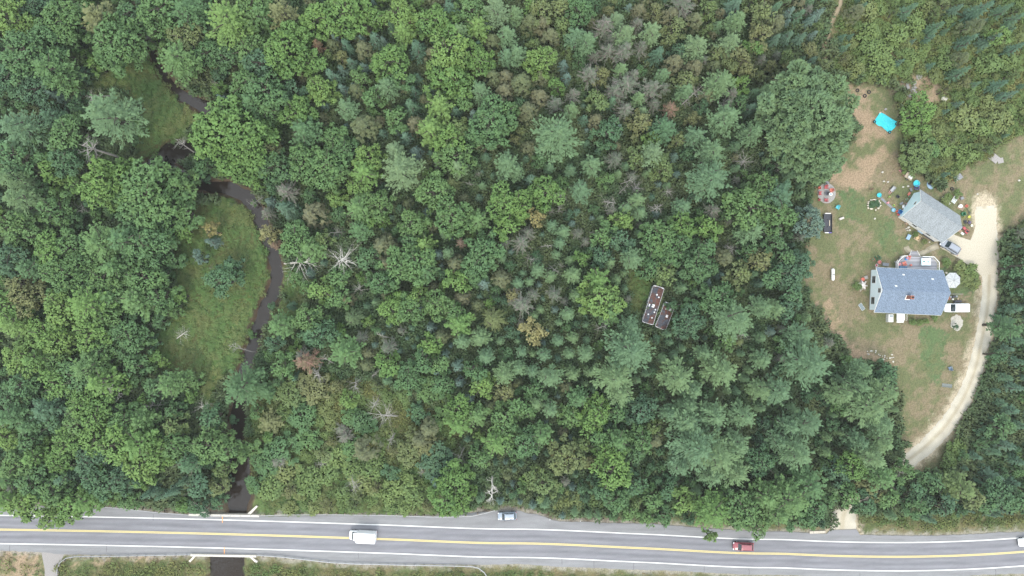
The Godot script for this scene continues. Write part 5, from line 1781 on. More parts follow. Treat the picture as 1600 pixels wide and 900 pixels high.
	box(lb, Vector3(0, 0.5, 0), Vector3(1.75, 0.16, 1.25), 0.03)
	for sgn in [-1, 1]: box(lb, Vector3(0, 0.72, sgn * 0.6), Vector3(1.75, 0.3, 0.06), 0.02)
	obj("bed", lb, cream, lt)
	for sgn in [-1, 1]:
		var db := mb()
		tube(db, Vector3(-0.9, 0.45, sgn * 0.4), Vector3(-2.6, 0.4, 0.0), 0.07, 0.06, 6)
		obj("drawbar", db, pink, lt)
	var bx := mb()
	box(bx, Vector3(0.25, 0.75, 0.05), Vector3(0.9, 0.35, 0.8), 0.03)
	obj("load", bx, white, lt)
	wheels(lt, [0.1], 0.78, 0.3)
	# bins and bags beyond the gable
	tub(1432.5, 286.5, 0.72, 0.55, turquoise, tarp_blue, "paddling_pool", "round turquoise paddling pool at the garage's peak", "pool")
	tub(1433, 292.8, 0.52, 0.5, purple, dark, "purple_tub", "purple tub tucked between the paddling pool and the garage peak", "tub")
	var sh := thing("blue_tarp_heap", "pale blue sheet with black rubbish bags on top behind the garage", "tarpaulin", place(1454, 288))
	var ss := mb()
	lump(ss, Vector3(0, 0.12, 0.1), Vector3(1.9, 0.6, 2.2), 5.0, 12)
	obj("sheet", ss, pale_blue, sh)
	for q in [[-0.35, -0.6, 0.8], [0.3, -0.35, 0.75], [-0.5, 0.0, 0.6]]:
		var bg := mb()
		lump(bg, Vector3(q[0], 0.5, q[1]), Vector3(q[2], 0.6, q[2]), q[0] * 9.0 + 20.0, 9)
		obj("rubbish_bag", bg, dark, sh)
	# dog kennel
	var kn := thing("kennel", "small kennel with grey sloping roof in the grass behind the garage", "kennel", place(1497, 277.5, 0.8), deg_to_rad(38))
	var kb := mb()
	box(kb, Vector3(0, 0.42, 0), Vector3(1.2, 0.84, 1.0), 0.02)
	obj("body", kb, white, kn)
	var kr := mb()
	box(kr, Vector3(0.2, 0.98, 0), Vector3(1.2, 0.06, 1.2), 0.02, Basis(Vector3.BACK, 0.22))
	obj("roof", kr, slate, kn)
	var kd := mb()
	box(kd, Vector3(-0.61, 0.36, 0.1), Vector3(0.04, 0.6, 0.4), 0.01)
	obj("opening", kd, dark, kn)
	var kf := mb()
	box(kf, Vector3(-0.75, 0.06, 0), Vector3(0.4, 0.1, 1.1), 0.02)
	obj("step", kf, coral, kn)
	stone(1486, 267.5, Vector3(0.7, 0.5, 0.6), white, "white bag on the grass upper left of the kennel", "white_bag")
	board(1483, 272, Vector3(1.2, 0.1, 0.6), 0.6, pale_timber, "pallet", "pale wooden pallet left of the kennel", "pallet")
	tyre(1487, 295, 0.4, "dark tyre in the grass behind the garage")
	tyre(1482, 303, 0.34, "smaller dark tyre nearer the garage wall")
	board(1475.5, 311.5, Vector3(1.3, 0.3, 0.55), -deg_to_rad(42), white, "white_slab", "longer white slab along the garage's back wall", "slab")
	board(1481, 317, Vector3(0.8, 0.3, 0.45), -deg_to_rad(42), white, "white_slab", "shorter white slab along the garage's back wall", "slab")
	var cf := thing("mini_greenhouse", "white-ribbed low glass greenhouse behind the garage", "greenhouse", place(1490.5, 311.5), -deg_to_rad(33))
	var gl := StandardMaterial3D.new()
	gl.albedo_color = Color(0.9, 0.95, 0.95, 0.25); gl.transparency = BaseMaterial3D.TRANSPARENCY_ALPHA; gl.roughness = 0.05
	var gp := mb()
	box(gp, Vector3(0, 0.4, 0), Vector3(1.0, 0.03, 1.9), 0.005)
	obj("glass", gp, gl, cf)
	for k in 5:
		var rb := mb()
		box(rb, Vector3(0, 0.42, -0.92 + 0.46 * k), Vector3(1.04, 0.08, 0.06), 0.01)
		obj("rib", rb, white, cf)
	for sgn in [-1, 1]:
		var sb := mb()
		box(sb, Vector3(sgn * 0.52, 0.2, 0), Vector3(0.05, 0.4, 1.9), 0.01)
		obj("side", sb, pale_timber, cf)
	board(1501.5, 323.5, Vector3(1.5, 0.12, 1.3), -0.5, timber, "brown_platform", "brown platform under the round white table behind the garage", "platform")
	var rt := thing("garden_table", "round white table with a blue centre behind the garage", "table", place(1501.7, 322, 0.8))
	var rtt := mb()
	lathe(rtt, Vector3.ZERO, [[0.4, 0.7], [0.42, 0.73], [0.4, 0.76], [0.0, 0.76]], 16)
	obj("table_top", rtt, white, rt)
	var rtl := mb()
	tube(rtl, Vector3.UP * 0.1, Vector3.UP * 0.72, 0.05, 0.05, 8)
	lathe(rtl, Vector3.ZERO, [[0.28, 0.12], [0.06, 0.2]], 12)
	obj("leg", rtl, white, rt)
	var rtc := mb()
	lathe(rtc, Vector3.UP * 0.76, [[0.1, 0.0], [0.1, 0.06], [0, 0.06]], 10)
	obj("dish", rtc, pale_blue, rt)
	board(1502, 310, Vector3(0.7, 0.4, 0.6), 0.4, slate, "grey_box", "dark grey box right of the low greenhouse", "box")
	bin(1510.7, 321.8, Vector3(0.5, 0.35, 0.5), 0.8, coral, "red_crate", "faded red crate right of the round white table", "crate")
	var rod := mb()
	tube(rod, Vector3(0, 0.3, 0), Vector3(0.6, 0.3, 1.1), 0.05, 0.05, 6)
	box(rod, Vector3(0.6, 0.3, 1.1), Vector3(0.4, 0.06, 0.3), 0.02)
	simple("garden_rake", "rake with dark handle lying below the red crate", "rake", rod, dark, place(1509.5, 325.5))
	# by the garage doors
	bin(1506.5, 334, Vector3(0.8, 0.6, 0.7), 0.3, green, "green_bin", "dark green bin at the garage's right corner", "bin")
	tub(1515, 338.8, 0.3, 0.45, yellow, yellow, "yellow_bucket", "larger yellow bucket at the edge of the gravel parking", "bucket")
	tub(1507, 339.4, 0.17, 0.35, yellow, dark, "yellow_bucket", "small yellow bucket below the green bin", "bucket")
	tub(1519, 352.4, 0.28, 0.4, paint("lemon", 0.75, 0.75, 0.5), white, "pale_bucket", "pale yellow bucket right of the push mower", "bucket")
	board(1504, 355, Vector3(0.35, 0.4, 0.35), 0.2, white, "white_canister", "white canister left of the red lawn tractor", "canister")
	for q in [[1509.5, 346.5, 0.2, "dark push mower left of another by the garage doors"], [1516, 347.5, -0.5, "purple-grey push mower nearest the gravel parking"]]:
		var mw := thing("push_mower", q[3], "mower", place(q[0], q[1], 0.4), q[2])
		var deck := mb()
		box(deck, Vector3(0, 0.2, 0), Vector3(0.6, 0.18, 0.7), 0.06)
		lathe(deck, Vector3(0, 0.29, 0), [[0.2, 0], [0.2, 0.16], [0.1, 0.2], [0, 0.2]], 10)
		obj("deck", deck, dark if q[2] > 0 else paint("plum", 0.12, 0.09, 0.16), mw)
		var hnd := mb()
		for sgn in [-1, 1]: tube(hnd, Vector3(sgn * 0.22, 0.25, 0.3), Vector3(sgn * 0.22, 0.95, 1.0), 0.03, 0.03, 5)
		tube(hnd, Vector3(-0.22, 0.95, 1.0), Vector3(0.22, 0.95, 1.0), 0.03, 0.03, 5)
		obj("handle", hnd, dark, mw)
		for x in [-0.33, 0.33]:
			for z in [-0.25, 0.25]:
				var wl := mb()
				tube(wl, Vector3(x - 0.03, 0.1, z), Vector3(x + 0.03, 0.1, z), 0.1, 0.1, 10)
				obj("wheel", wl, M.rubber, mw)
	var tr := thing("lawn_tractor", "red ride-on lawn tractor between the garage doors and gravel", "lawn tractor", place(1509.5, 359.5, 0.6), -deg_to_rad(48))
	var hood := mb()
	loft(hood, [section(-0.95, 0.24, 0.35, 0.62), section(-0.8, 0.28, 0.32, 0.72), section(-0.25, 0.3, 0.32, 0.76)])
	obj("hood", hood, red, tr)
	var fend := mb()
	box(fend, Vector3(0.4, 0.5, 0), Vector3(0.8, 0.14, 0.95), 0.06)
	obj("fender", fend, red, tr)
	var seat := mb()
	box(seat, Vector3(0.35, 0.64, 0), Vector3(0.36, 0.12, 0.4), 0.05)
	box(seat, Vector3(0.55, 0.82, 0), Vector3(0.1, 0.36, 0.4), 0.04)
	obj("seat", seat, dark, tr)
	var stw := mb()
	tube(stw, Vector3(-0.2, 0.7, 0), Vector3(-0.08, 0.92, 0), 0.025, 0.025, 6)
	lathe(stw, Vector3(-0.08, 0.92, 0), [[0.15, 0], [0.17, 0.02], [0.15, 0.03], [0.13, 0.02], [0.15, 0]], 12)
	obj("steering_wheel", stw, dark, tr)
	wheels(tr, [-0.65, 0.5], 0.46, 0.24)
	board(1499, 361, Vector3(0.9, 0.25, 0.7), -0.6, timber, "brown_ramp", "brown ramp board between tractor and garage door", "ramp")
	board(1503, 364.5, Vector3(0.9, 0.12, 0.5), -0.6, white, "white_slab", "white slab in front of the garage door", "slab")
	# along the garage's south wall
	for q in [[1419, 355.5, 0.7, "topmost and largest"], [1421, 359.5, 0.6, "easternmost"], [1417, 360, 0.45, "lowest"], [1415.5, 357.5, 0.4, "westernmost"]]:
		stone(q[0], q[1], Vector3(q[2], 0.4, q[2] * 0.8), stone_pale, "%s pale rock of the heap at the garage's south wall" % q[3], "rock", "rock heap by the garage")
	board(1416.5, 349, Vector3(0.9, 0.4, 0.6), 0.4, timber, "brown_chest", "brown chest at the left end of the garage's south wall", "chest")
	var bt := thing("blue_bench", "pale blue bench on the grass between garage and deck", "bench", place(1420, 370.3, 0.45), deg_to_rad(62))
	for k in 3:
		var sl := mb()
		box(sl, Vector3(0, 0.45, -0.26 + 0.26 * k), Vector3(1.2, 0.05, 0.24), 0.015)
		obj("slat", sl, pale_blue, bt)
	for sgn in [-1, 1]:
		var lg := mb()
		box(lg, Vector3(sgn * 0.5, 0.21, 0), Vector3(0.08, 0.42, 0.6), 0.01)
		obj("leg", lg, pale_blue, bt)
	var sx := thing("sandbox", "square wooden sandbox heaped with sand below the garage wall", "sandbox", place(1433, 371), -deg_to_rad(30))
	var sxm := mb()
	for sgn in [-1, 1]:
		box(sxm, Vector3(sgn * 0.62, 0.14, 0), Vector3(0.1, 0.28, 1.34), 0.02)
		box(sxm, Vector3(0, 0.137, sgn * 0.62), Vector3(1.13, 0.28, 0.1), 0.02)
	obj("frame", sxm, pale_timber, sx)
	var snd := mb()
	lump(snd, Vector3(0, 0.1, 0), Vector3(1.2, 0.5, 1.2), 3.0, 10)
	obj("sand", snd, mat(lin(0.58, 0.42, 0.24), 0.95, M.wear, 1.0), sx)
	board(1437.5, 362, Vector3(1.3, 0.25, 0.5), -deg_to_rad(33), pale_blue, "blue_planter", "long pale blue planter under the garage's south wall", "planter")
	board(1449, 371, Vector3(3.4, 0.15, 0.25), -deg_to_rad(34), dark, "dark_pole", "dark timber pole lying along the garage's south wall", "pole")
	stone(1452, 378.5, Vector3(0.4, 0.3, 0.35), stone_pale, "pale stone below the dark pole")

	# by the deck and house
	tub(1364.5, 405, 0.3, 0.25, coral, green, "red_pot", "faded red pot on the grass left of the deck", "pot")
	tub(1374.5, 409.5, 0.42, 0.35, pink, coral, "pink_tub", "pink tub of flowers at the house's upper left corner", "tub")
	tub(1370, 414.5, 0.32, 0.3, white, red, "white_pot", "white pot with red flowers at the house corner", "pot")
	board(1383, 413.2, Vector3(1.4, 0.3, 0.7), -0.15, slate, "grey_box", "low grey box against the house beside the deck", "box")
	var on_deck := 0.81
	chair(1412.8, 411.5, 0.4, coral, "orange chair in the middle left of the deck", "orange chairs on the deck", on_deck)
	chair(1419.5, 402.8, 2.8, coral, "orange chair by the deck's upper railing", "orange chairs on the deck", on_deck)
	tub(1413, 402.2, 0.3, 0.35, paint("sun", 0.75, 0.55, 0.25), yellow, "yellow_planter", "yellow planter in the deck's upper left corner", "planter")
	names["x"] = 0
	for q in [[1416.5, 404.3, blue, "blue toy chest beside the yellow planter on the deck", "toy_chest", "chest"], [1406, 405, dark, "dark blue box in the angle of the deck's left railing", "deck_box", "box"], [1410.5, 417.6, paint("navy", 0.07, 0.16, 0.28), "long dark blue bench against the house on the deck", "deck_bench", "bench"], [1405, 413, pink, "pale pink box by the deck's left railing", "pink_box", "box"], [1423, 414.3, coral, "small orange stool near the house on the deck", "stool", "stool"]]:
		var s := mb()
		var sz := Vector3(0.7, 0.4, 0.45)
		if q[4] == "deck_bench": sz = Vector3(1.7, 0.45, 0.4)
		if q[4] == "stool": sz = Vector3(0.35, 0.4, 0.35)
		box(s, Vector3(0, sz.y * 0.5, 0), sz, 0.04)
		box(s, Vector3(0, sz.y + 0.015, 0), Vector3(sz.x + 0.06, 0.05, sz.z + 0.06), 0.015)
		simple(q[4], q[3], q[5], s, q[2], place(q[0], q[1], 1.0) + Vector3.UP * on_deck, 0.5 if q[4] != "deck_bench" else -0.04)
	var gt := thing("glass_table", "large pale glass table on the right side of the deck", "table", place(1447, 409, 1.5) + Vector3.UP * on_deck, 0.0)
	var gtt := mb()
	box(gtt, Vector3(0, 0.72, 0), Vector3(2.1, 0.04, 1.6), 0.015)
	obj("table_top", gtt, mat(lin(0.52, 0.68, 0.7), 0.15), gt)
	for sgn in [-1, 1]:
		for z in [-1, 1]:
			var lg := mb()
			tube(lg, Vector3(sgn * 0.9, 0, z * 0.65), Vector3(sgn * 0.9, 0.7, z * 0.65), 0.04, 0.04, 6)
			obj("leg", lg, white, gt)
	for q in [[-0.5, -0.05, 0.45], [0.45, 0.02, 0.35]]:
		var ds := mb()
		lathe(ds, Vector3(q[0], 0.74, q[1]), [[q[2] * 0.5, 0], [q[2] * 0.6, 0.05], [q[2] * 0.3, 0.08], [0, 0.05]], 10, Vector2(1.0, 0.6))
		obj("dish", ds, paint("dish", 0.07, 0.2, 0.2), gt)
	# sun canopy by the house's far end
	var um := thing("sun_canopy", "octagonal white sun canopy beside the house's right end", "canopy", place(1490, 438, 2.5))
	for k in 8:
		var t0 := TAU * (k + 0.5) / 8; var t1 := TAU * (k + 1.5) / 8
		var s := mb()
		var apex := Vector3(0, 2.75, 0)
		var a := Vector3(cos(t0) * 1.85, 2.15, sin(t0) * 1.85); var b := Vector3(cos(t1) * 1.85, 2.15, sin(t1) * 1.85)
		var m := (a + b) * 0.5 * Vector3(0.98, 1, 0.98) + Vector3.DOWN * 0.05
		for e in [[apex, a, m], [apex, m, b]]:
			tri(s, e[0], e[1], e[2])
			tri(s, e[0] - Vector3.UP * 0.02, e[2] - Vector3.UP * 0.02, e[1] - Vector3.UP * 0.02)
		obj("canopy_panel", s, paint("canvas", 0.47, 0.49, 0.5), um)
		var rb := mb()
		tube(rb, apex + Vector3.UP * 0.015, a + Vector3.UP * 0.015, 0.025, 0.025, 5)
		obj("rib", rb, slate, um)
	var pole := mb()
	tube(pole, Vector3.ZERO, Vector3(0, 2.75, 0), 0.04, 0.04, 8)
	lathe(pole, Vector3.ZERO, [[0.35, 0.0], [0.33, 0.08], [0.05, 0.12]], 12)
	obj("pole", pole, slate, um)
	board(1477, 426.5, Vector3(0.4, 0.5, 0.4), 0.3, cream, "cream_planter", "cream planter at the house's upper right corner", "planter")
	var line := mb()
	tube(line, Vector3(0, 0, 0), Vector3(0, 3.2, 0), 0.07, 0.06, 8)
	box(line, Vector3(-1.25, 3.0, 0), Vector3(2.6, 0.08, 0.08), 0.02)
	simple("clothes_pole", "thin clothes-line pole right of the house, above the pickup", "pole", line, stone_grey, place(1503, 459.5, 3.0))
	var bbq := thing("grill", "black barbecue grill with a lid between house and pickup", "grill", place(1491, 463.5, 0.9), 0.1)
	var bl := mb()
	lathe(bl, Vector3.UP * 0.5, [[0.05, 0], [0.3, 0.15], [0.34, 0.3], [0.28, 0.45], [0, 0.52]], 14, Vector2(1.5, 0.9))
	obj("lid", bl, dark, bbq)
	for sgn in [-1, 1]:
		var tbl := mb()
		box(tbl, Vector3(sgn * 0.68, 0.78, 0), Vector3(0.35, 0.04, 0.45), 0.01)
		obj("side_shelf", tbl, slate, bbq)
		var lg := mb()
		box(lg, Vector3(sgn * 0.35, 0.3, 0), Vector3(0.06, 0.6, 0.4), 0.01)
		obj("leg", lg, dark, bbq)
	tub(1482.8, 466.5, 0.33, 0.45, coral, timber, "clay_planter", "rust-coloured clay planter between house wall and grill", "planter")
	board(1487, 467.5, Vector3(0.35, 0.5, 0.3), 0.0, white, "white_jug", "small white jug right of the clay planter", "jug")
	board(1495, 471, Vector3(1.6, 0.5, 0.5), 0.05, dark, "black_bench", "black bench behind the white pickup", "bench")
	tub(1497, 467, 0.22, 0.35, cream, timber, "beige_pot", "beige pot right of the grill", "pot")
	# ring of ash-grey gravel with a shrub
	var ring := mb()
	var edge := PackedVector2Array()
	for k in 26:
		var t := TAU * k / 26
		var r := 1.0 + 0.28 * noise.get_noise_1d(k * 43.0)
		var p := place(1494.5 + cos(t) * 9.5 * r, 504 + sin(t) * 12.5 * r)
		edge.append(Vector2(p.x, p.z))
	prism(ring, edge, 0.0, 0.034)
	struct("gravel_ring", ring, mat(lin(0.45, 0.43, 0.38), 0.95, M.wear, 0.8))
	plant("k", 1494.5, 510.5, 4.2, 0.35, Vector3.ZERO, "small dark shrub in the pale gravel ring below the pickup")
	# solar frame
	var sf := thing("framed_glass", "grey framed glass sheet lying on the lawn at the house's lower left", "glass sheet", place(1346, 479.5), deg_to_rad(-56))
	var sfp := mb()
	box(sfp, Vector3(0, 0.08, 0), Vector3(1.5, 0.06, 0.75), 0.01)
	obj("pane", sfp, paint("slate_blue", 0.22, 0.27, 0.29), sf)
	for sgn in [-1, 1]:
		var fr := mb()
		box(fr, Vector3(0, 0.1, sgn * 0.41), Vector3(1.66, 0.1, 0.08), 0.02)
		box(fr, Vector3(sgn * 0.79, 0.097, 0), Vector3(0.08, 0.1, 0.73), 0.02)
		obj("frame", fr, paint("pale_frame", 0.5, 0.52, 0.5), sf)
	# white flowering shrub
	var fs := thing("flowering_shrub", "white-flowering shrub left of the house's end wall", "shrub", place(1348, 446, 0.6))
	rng.seed = 90
	var fl := Leaves.new()
	for k in 900:
		var d := dir_up(-0.1)
		var arm := 1.0 + 0.45 * sin(atan2(d.z, d.x) * 7.0 + 1.0)
		fl.leaf(d * Vector3(0.95 * arm, 0.75, 0.95 * arm) * rng.randf_range(0.55, 1.0) + Vector3.UP * 0.3, d + Vector3(rng.randf_range(-1, 1), 0, rng.randf_range(-1, 1)), d, 0.2, 0.15, shade(rng.randf_range(0.85, 1.1), 0.02), d)
	var bloom := leaf_mat(0.86, 0.83, 0.83, 0.0)
	obj("blossom", fl.mesh(), bloom, fs)
	var st := mb()
	for k in 5: tube(st, Vector3.ZERO, Vector3(cos(k * 1.3), 1.1, sin(k * 1.3)) * 0.6, 0.04, 0.02, 5)
	obj("stem", st, M.bark, fs)
	tub(1348.5, 436.5, 0.4, 0.45, coral, coral, "orange_pot", "orange pot above the white-flowering shrub", "pot")
	board(1352.5, 433.5, Vector3(0.8, 0.3, 0.7), 0.2, stone_grey, "grey_crate", "pale grey crate above the orange pot", "crate")
	# lower lawn
	chair(1485, 575.5, 0.3, paint("steel_blue", 0.14, 0.2, 0.29), "lone slate-blue chair on the lower lawn near the drive", "")
	board(1479.5, 602.5, Vector3(2.3, 0.08, 0.8), -0.12, mat(lin(0.17, 0.19, 0.18), 0.9, M.boards, 0.6), "grey_board", "weathered grey board lying on the lower lawn", "board")
	rng.seed = 91
	for k in 22:
		var t := k / 21.0
		var q := Vector2(lerpf(1355, 1397, t) + rng.randf_range(-3, 3), 552 + 12.0 * t * t + rng.randf_range(-4, 4) - 3.0 * sin(t * 9.0))
		stone(q.x, q.y, Vector3(rng.randf_range(0.2, 0.5), 0.2, rng.randf_range(0.2, 0.45)), stone_pale, "small pale stone, %s from the west in the row on the lower lawn" % ORDINALS[k], "row_stone", "row of pale stones on the lawn")
	# swing frame and slab at the right edge
	var sw := thing("swing_frame", "white ladder-like frame standing in the scrub right of the kennel", "frame", place(1543, 231, 0.8), deg_to_rad(-24))
	for sgn in [-1, 1]:
		var p := mb()
		tube(p, Vector3(sgn * 0.45, 0.35, -1.1), Vector3(sgn * 0.45, 1.1, 1.1), 0.06, 0.06, 6)
		obj("rail", p, white, sw)
	for z in [-0.95, 0.9]:
		var p := mb()
		tube(p, Vector3(-0.45, 0.75 + z * 0.33, z), Vector3(0.45, 0.75 + z * 0.33, z), 0.05, 0.05, 6)
		obj("rung", p, white, sw)
		for sgn in [-1, 1]:
			var q := mb()
			tube(q, Vector3(sgn * 0.45, 0, z), Vector3(sgn * 0.45, 0.75 + z * 0.33, z), 0.04, 0.04, 6)
			obj("leg", q, white, sw)
	board(1552, 246, Vector3(1.7, 0.14, 2.6), deg_to_rad(52), stone_grey, "stone_slab", "larger grey slab in the scrub below the white frame", "slab")
	board(1563, 251, Vector3(1.3, 0.12, 1.2), deg_to_rad(12), stone_grey, "stone_slab", "smaller grey slab right of the larger one in the scrub", "slab")
	stone(1592, 282, Vector3(0.5, 0.3, 0.4), stone_pale, "white stone in the grass at the photo's right edge", "white_stone")
	stone(1527, 303.5, Vector3(0.5, 0.3, 0.35), stone_pale, "white stone on the grass above the gravel parking", "white_stone")
	plant("k", 1373, 403.5, 4.5, 0.5, Vector3.ZERO, "small dark green bushy plant above the pink tub")
	for q in [[1500, 418, 9, "k"], [1516, 425, 11, "k"], [1478, 411, 7, "k"], [1508, 436, 9, "k"], [1521, 442, 9, "k"], [1460, 496, 5, "u"], [1426, 502, 5, "u"], [1436, 503, 5, "u"], [1447, 502, 4, "u"], [1340, 447, 6, "k"], [1476, 316, 7, "u"], [1482, 309, 6, "u"], [1496, 303, 6, "u"], [1430, 366, 4, "u"], [1445, 378, 4, "u"]]:
		plant(q[3] if q[3] == "u" else "u", q[0], q[1], q[2], 0.8)

# ---------------------------------------------------------------- trees
func build_trees() -> void:
	build_forms()
	rng.seed = 2024
	grove(0, 0, "l 60 100 120,k 200 30 90,d 380 130 150,o 620 120 130,d 700 260 160,d 180 330 170,d 330 440 150,o 430 370 60,k 60 500 110,k 240 560 110,p 120 800 150,k 330 730 90,p 690 720 200,d 420 850 120,d 1000 60 130,d 1180 80 150,d 980 200 90,o 1180 240 110,d 1120 370 140,l 1430 130 170,d 1560 60 120,d 1300 330 90,k 1420 360 90,b 1550 290 50,d 1540 530 110,d 1590 650 120,l 1400 830 210,b 1390 620 50,k 1580 830 80,k 820 80 100,d 1560 330 100,b 360 600 60,n 640 560 60")
	grove(400, 0, "d 40 100 110,o 160 90 110,l 380 120 110,l 570 60 130,b 290 140 40,s 310 200 50,l 190 300 150,k 40 400 110,t 480 200 50,r 395 295 50,t 490 290 50,s 570 290 60,b 610 220 35,b 665 250 40,t 680 320 60,o 540 360 50,o 450 350 40,s 600 400 55,s 480 480 70,l 370 410 70,b 540 440 50,b 680 430 50,d 650 490 60,l 400 560 90,b 545 560 50,b 620 550 45,t 640 570 60,p 820 540 90,p 570 680 90,l 265 700 100,d 60 580 130,k 230 560 80,d 80 690 100,l 40 850 90,k 300 820 120,t 680 800 90,d 490 870 90,d 880 740 80,s 970 660 70,t 1000 780 60,d 740 600 70,l 840 380 110,d 900 480 80,s 1010 310 80,t 1110 350 60,l 1200 330 130,l 1240 250 110,l 1150 480 110,l 1250 480 120,l 1390 370 90,s 750 250 70,t 690 200 40,l 740 120 70,o 810 120 40,s 850 170 50,l 900 90 100,l 920 200 90,r 970 170 50,d 1050 150 60,l 1120 140 110,s 1130 240 60")
	grove(400, 0, "s 1210 60 80,p 1270 210 90,l 1390 170 90,t 1480 270 60,d 1340 60 100,q 1500 60 110,p 1570 220 80,s 1390 290 50,p 1570 350 70,t 1390 450 45,t 1480 490 60,t 1560 490 60,t 1550 580 60,p 1400 570 90,b 1085 560 50,b 1190 590 50,l 1150 660 100,d 1290 620 70,s 1250 700 60,b 1360 720 60,d 1480 760 130,d 1560 700 80,l 1090 810 110,o 1240 800 80,l 1200 860 100,d 1350 840 70,s 940 860 60,b 890 830 30,t 930 540 40,s 1010 490 50,s 990 570 50,b 500 250 45,s 420 240 45,b 800 260 40,s 300 400 40,t 1190 420 50,b 1440 170 45,s 560 180 45")
	grove(800, 0, "p 20 90 70,p 30 340 80,t 110 150 60,o 180 60 80,l 120 30 60,o 310 60 80,d 420 60 90,o 320 150 70,t 240 240 60,t 190 160 60,p 400 230 90,p 470 260 90,o 140 290 50,l 190 370 90,l 110 400 50,t 60 530 70,t 170 610 60,t 100 700 60,b 320 410 50,b 340 490 50,l 280 540 50,g 570 180 80,q 650 130 70,q 700 220 90,g 780 160 50,q 870 200 80,t 990 110 60,o 1010 190 70,g 1060 40 90,t 1130 140 60,o 1230 60 60,s 1380 40 80,p 1400 130 80,q 1150 290 100,q 1360 270 90,l 1510 290 60,o 1560 80 80,o 1560 220 80,g 600 330 70,g 690 340 80,g 800 310 60,s 910 340 70,k 1040 310 60,g 480 480 80,o 560 470 60,p 680 440 60,g 700 540 100,g 640 590 70,g 860 570 80,p 790 620 60,d 800 440 40,p 940 470 60,o 1080 490 70,t 1010 400 60")
	grove(800, 0, "t 1130 430 60,g 1190 390 40,t 1250 430 50,o 1290 340 60,o 1350 390 60,o 1430 370 70,o 1460 430 60,p 1300 520 120,l 1440 520 60,g 940 560 50,o 540 620 70,g 380 600 50,g 270 660 60,p 370 690 60,s 620 640 60,o 790 770 80,q 810 700 50,g 700 700 70,r 980 690 60,n 1060 650 80,g 1360 600 60,t 1220 600 60,p 1080 570 70,k 950 800 100,k 600 820 90,b 660 810 60,p 280 850 190,t 520 760 50,s 450 750 50,p 1330 740 130,p 1500 830 100,p 1150 850 90,s 1490 680 60,p 1590 560 50,n 960 860 50,o 1030 870 50,l 880 870 60,k 1420 640 60,g 750 490 60,g 620 250 60,g 880 660 50,t 640 330 40,n 1120 610 40,g 1330 660 50")
	grove(1200, 0, "w 265 680 265,w 310 930 180,p 130 880 150,s 40 60 60,b 130 80 45,b 310 90 50,b 260 130 45,s 190 100 50,t 40 150 60,s 120 230 50,s 200 240 50,b 280 220 35,s 40 250 50,t 545 80 50,s 590 40 50,s 880 60 80,s 1170 60 65,s 1330 60 100,s 1470 60 75,s 1540 120 75,s 1050 170 75,s 1010 240 50,s 1250 250 75,s 1540 300 75,t 1270 180 60,s 1390 250 80,l 1450 220 60,o 1500 380 70,o 1380 400 90,s 1440 530 75,s 1200 450 80,t 1190 370 50,k 900 370 60,k 540 430 70,u 720 310 60,u 700 420 80,l 950 700 100,k 1230 740 100,s 1190 650 45,o 1370 640 60,o 1440 760 90,s 1510 590 60,k 960 840 80,u 1330 800 60,o 1050 850 70,k 1120 400 70,o 920 150 80,o 1000 60 60,o 700 50 60,u 620 200 60,u 800 220 60,o 1130 120 50,s 820 390 45,s 480 300 50,u 640 300 60,s 1290 530 50,o 1290 640 50,u 620 60 60,o 1250 570 50")
	grove(0, 225, "d 100 80 130,l 290 150 80,k 400 100 100,p 80 220 110,l 470 240 60,l 660 240 150,d 930 330 200,d 1110 270 110,d 850 430 120,p 130 350 120,d 330 400 100,d 100 520 110,d 240 560 90,d 640 620 150,d 780 600 130,d 900 640 130,d 1010 580 100,d 450 640 110,l 350 690 120,d 560 740 110,d 420 820 140,d 720 780 120,d 650 860 120,d 900 840 120,d 120 620 70,k 60 720 100,k 200 780 100,o 140 870 80,d 1180 440 80,y 1320 530 45,b 1320 610 45,v 1240 705 42,k 1450 760 60,n 1300 745 20,k 1390 850 100,n 680 60 140,n 1200 60 70,k 1000 500 80,l 1520 40 160,n 1050 370 50,n 470 350 50")
	grove(400, 225, "o 60 40 80,k 100 130 100,d 300 100 110,d 430 130 120,d 540 40 90,d 480 190 90,d 330 210 80,l 700 80 90,l 680 180 110,l 640 270 80,q 910 170 160,q 870 40 80,b 1000 50 60,d 1240 80 110,q 1260 150 70,p 1570 130 110,e 1220 240 80,d 1110 300 110,l 1560 370 110,l 1570 520 80,d 1230 450 110,d 1390 480 90,d 640 400 110,d 760 370 90,d 650 530 90,l 680 480 60,t 365 445 80,b 90 360 50,g 200 300 80,s 180 400 80,g 80 435 50,y 80 560 60,r 130 630 40,d 250 600 110,d 340 650 110,o 420 600 60,n 560 540 50,d 980 500 90,d 960 590 80,l 1050 630 90,d 910 760 120,d 1000 740 120,d 1060 790 90,d 1420 690 120,d 1350 780 90,b 1140 690 50,t 1250 750 60,p 1200 680 50,n 720 780 35,t 800 640 80,t 820 750 60,r 1285 620 40,d 780 850 90,l 1260 860 80,t 1530 840 60,b 1420 870 60,g 1560 610 50,n 1350 180 30,n 1360 260 35,n 1140 100 40,g 1150 130 40,k 720 710 80,d 500 840 80,n 1050 705 25,n 30 300 50")
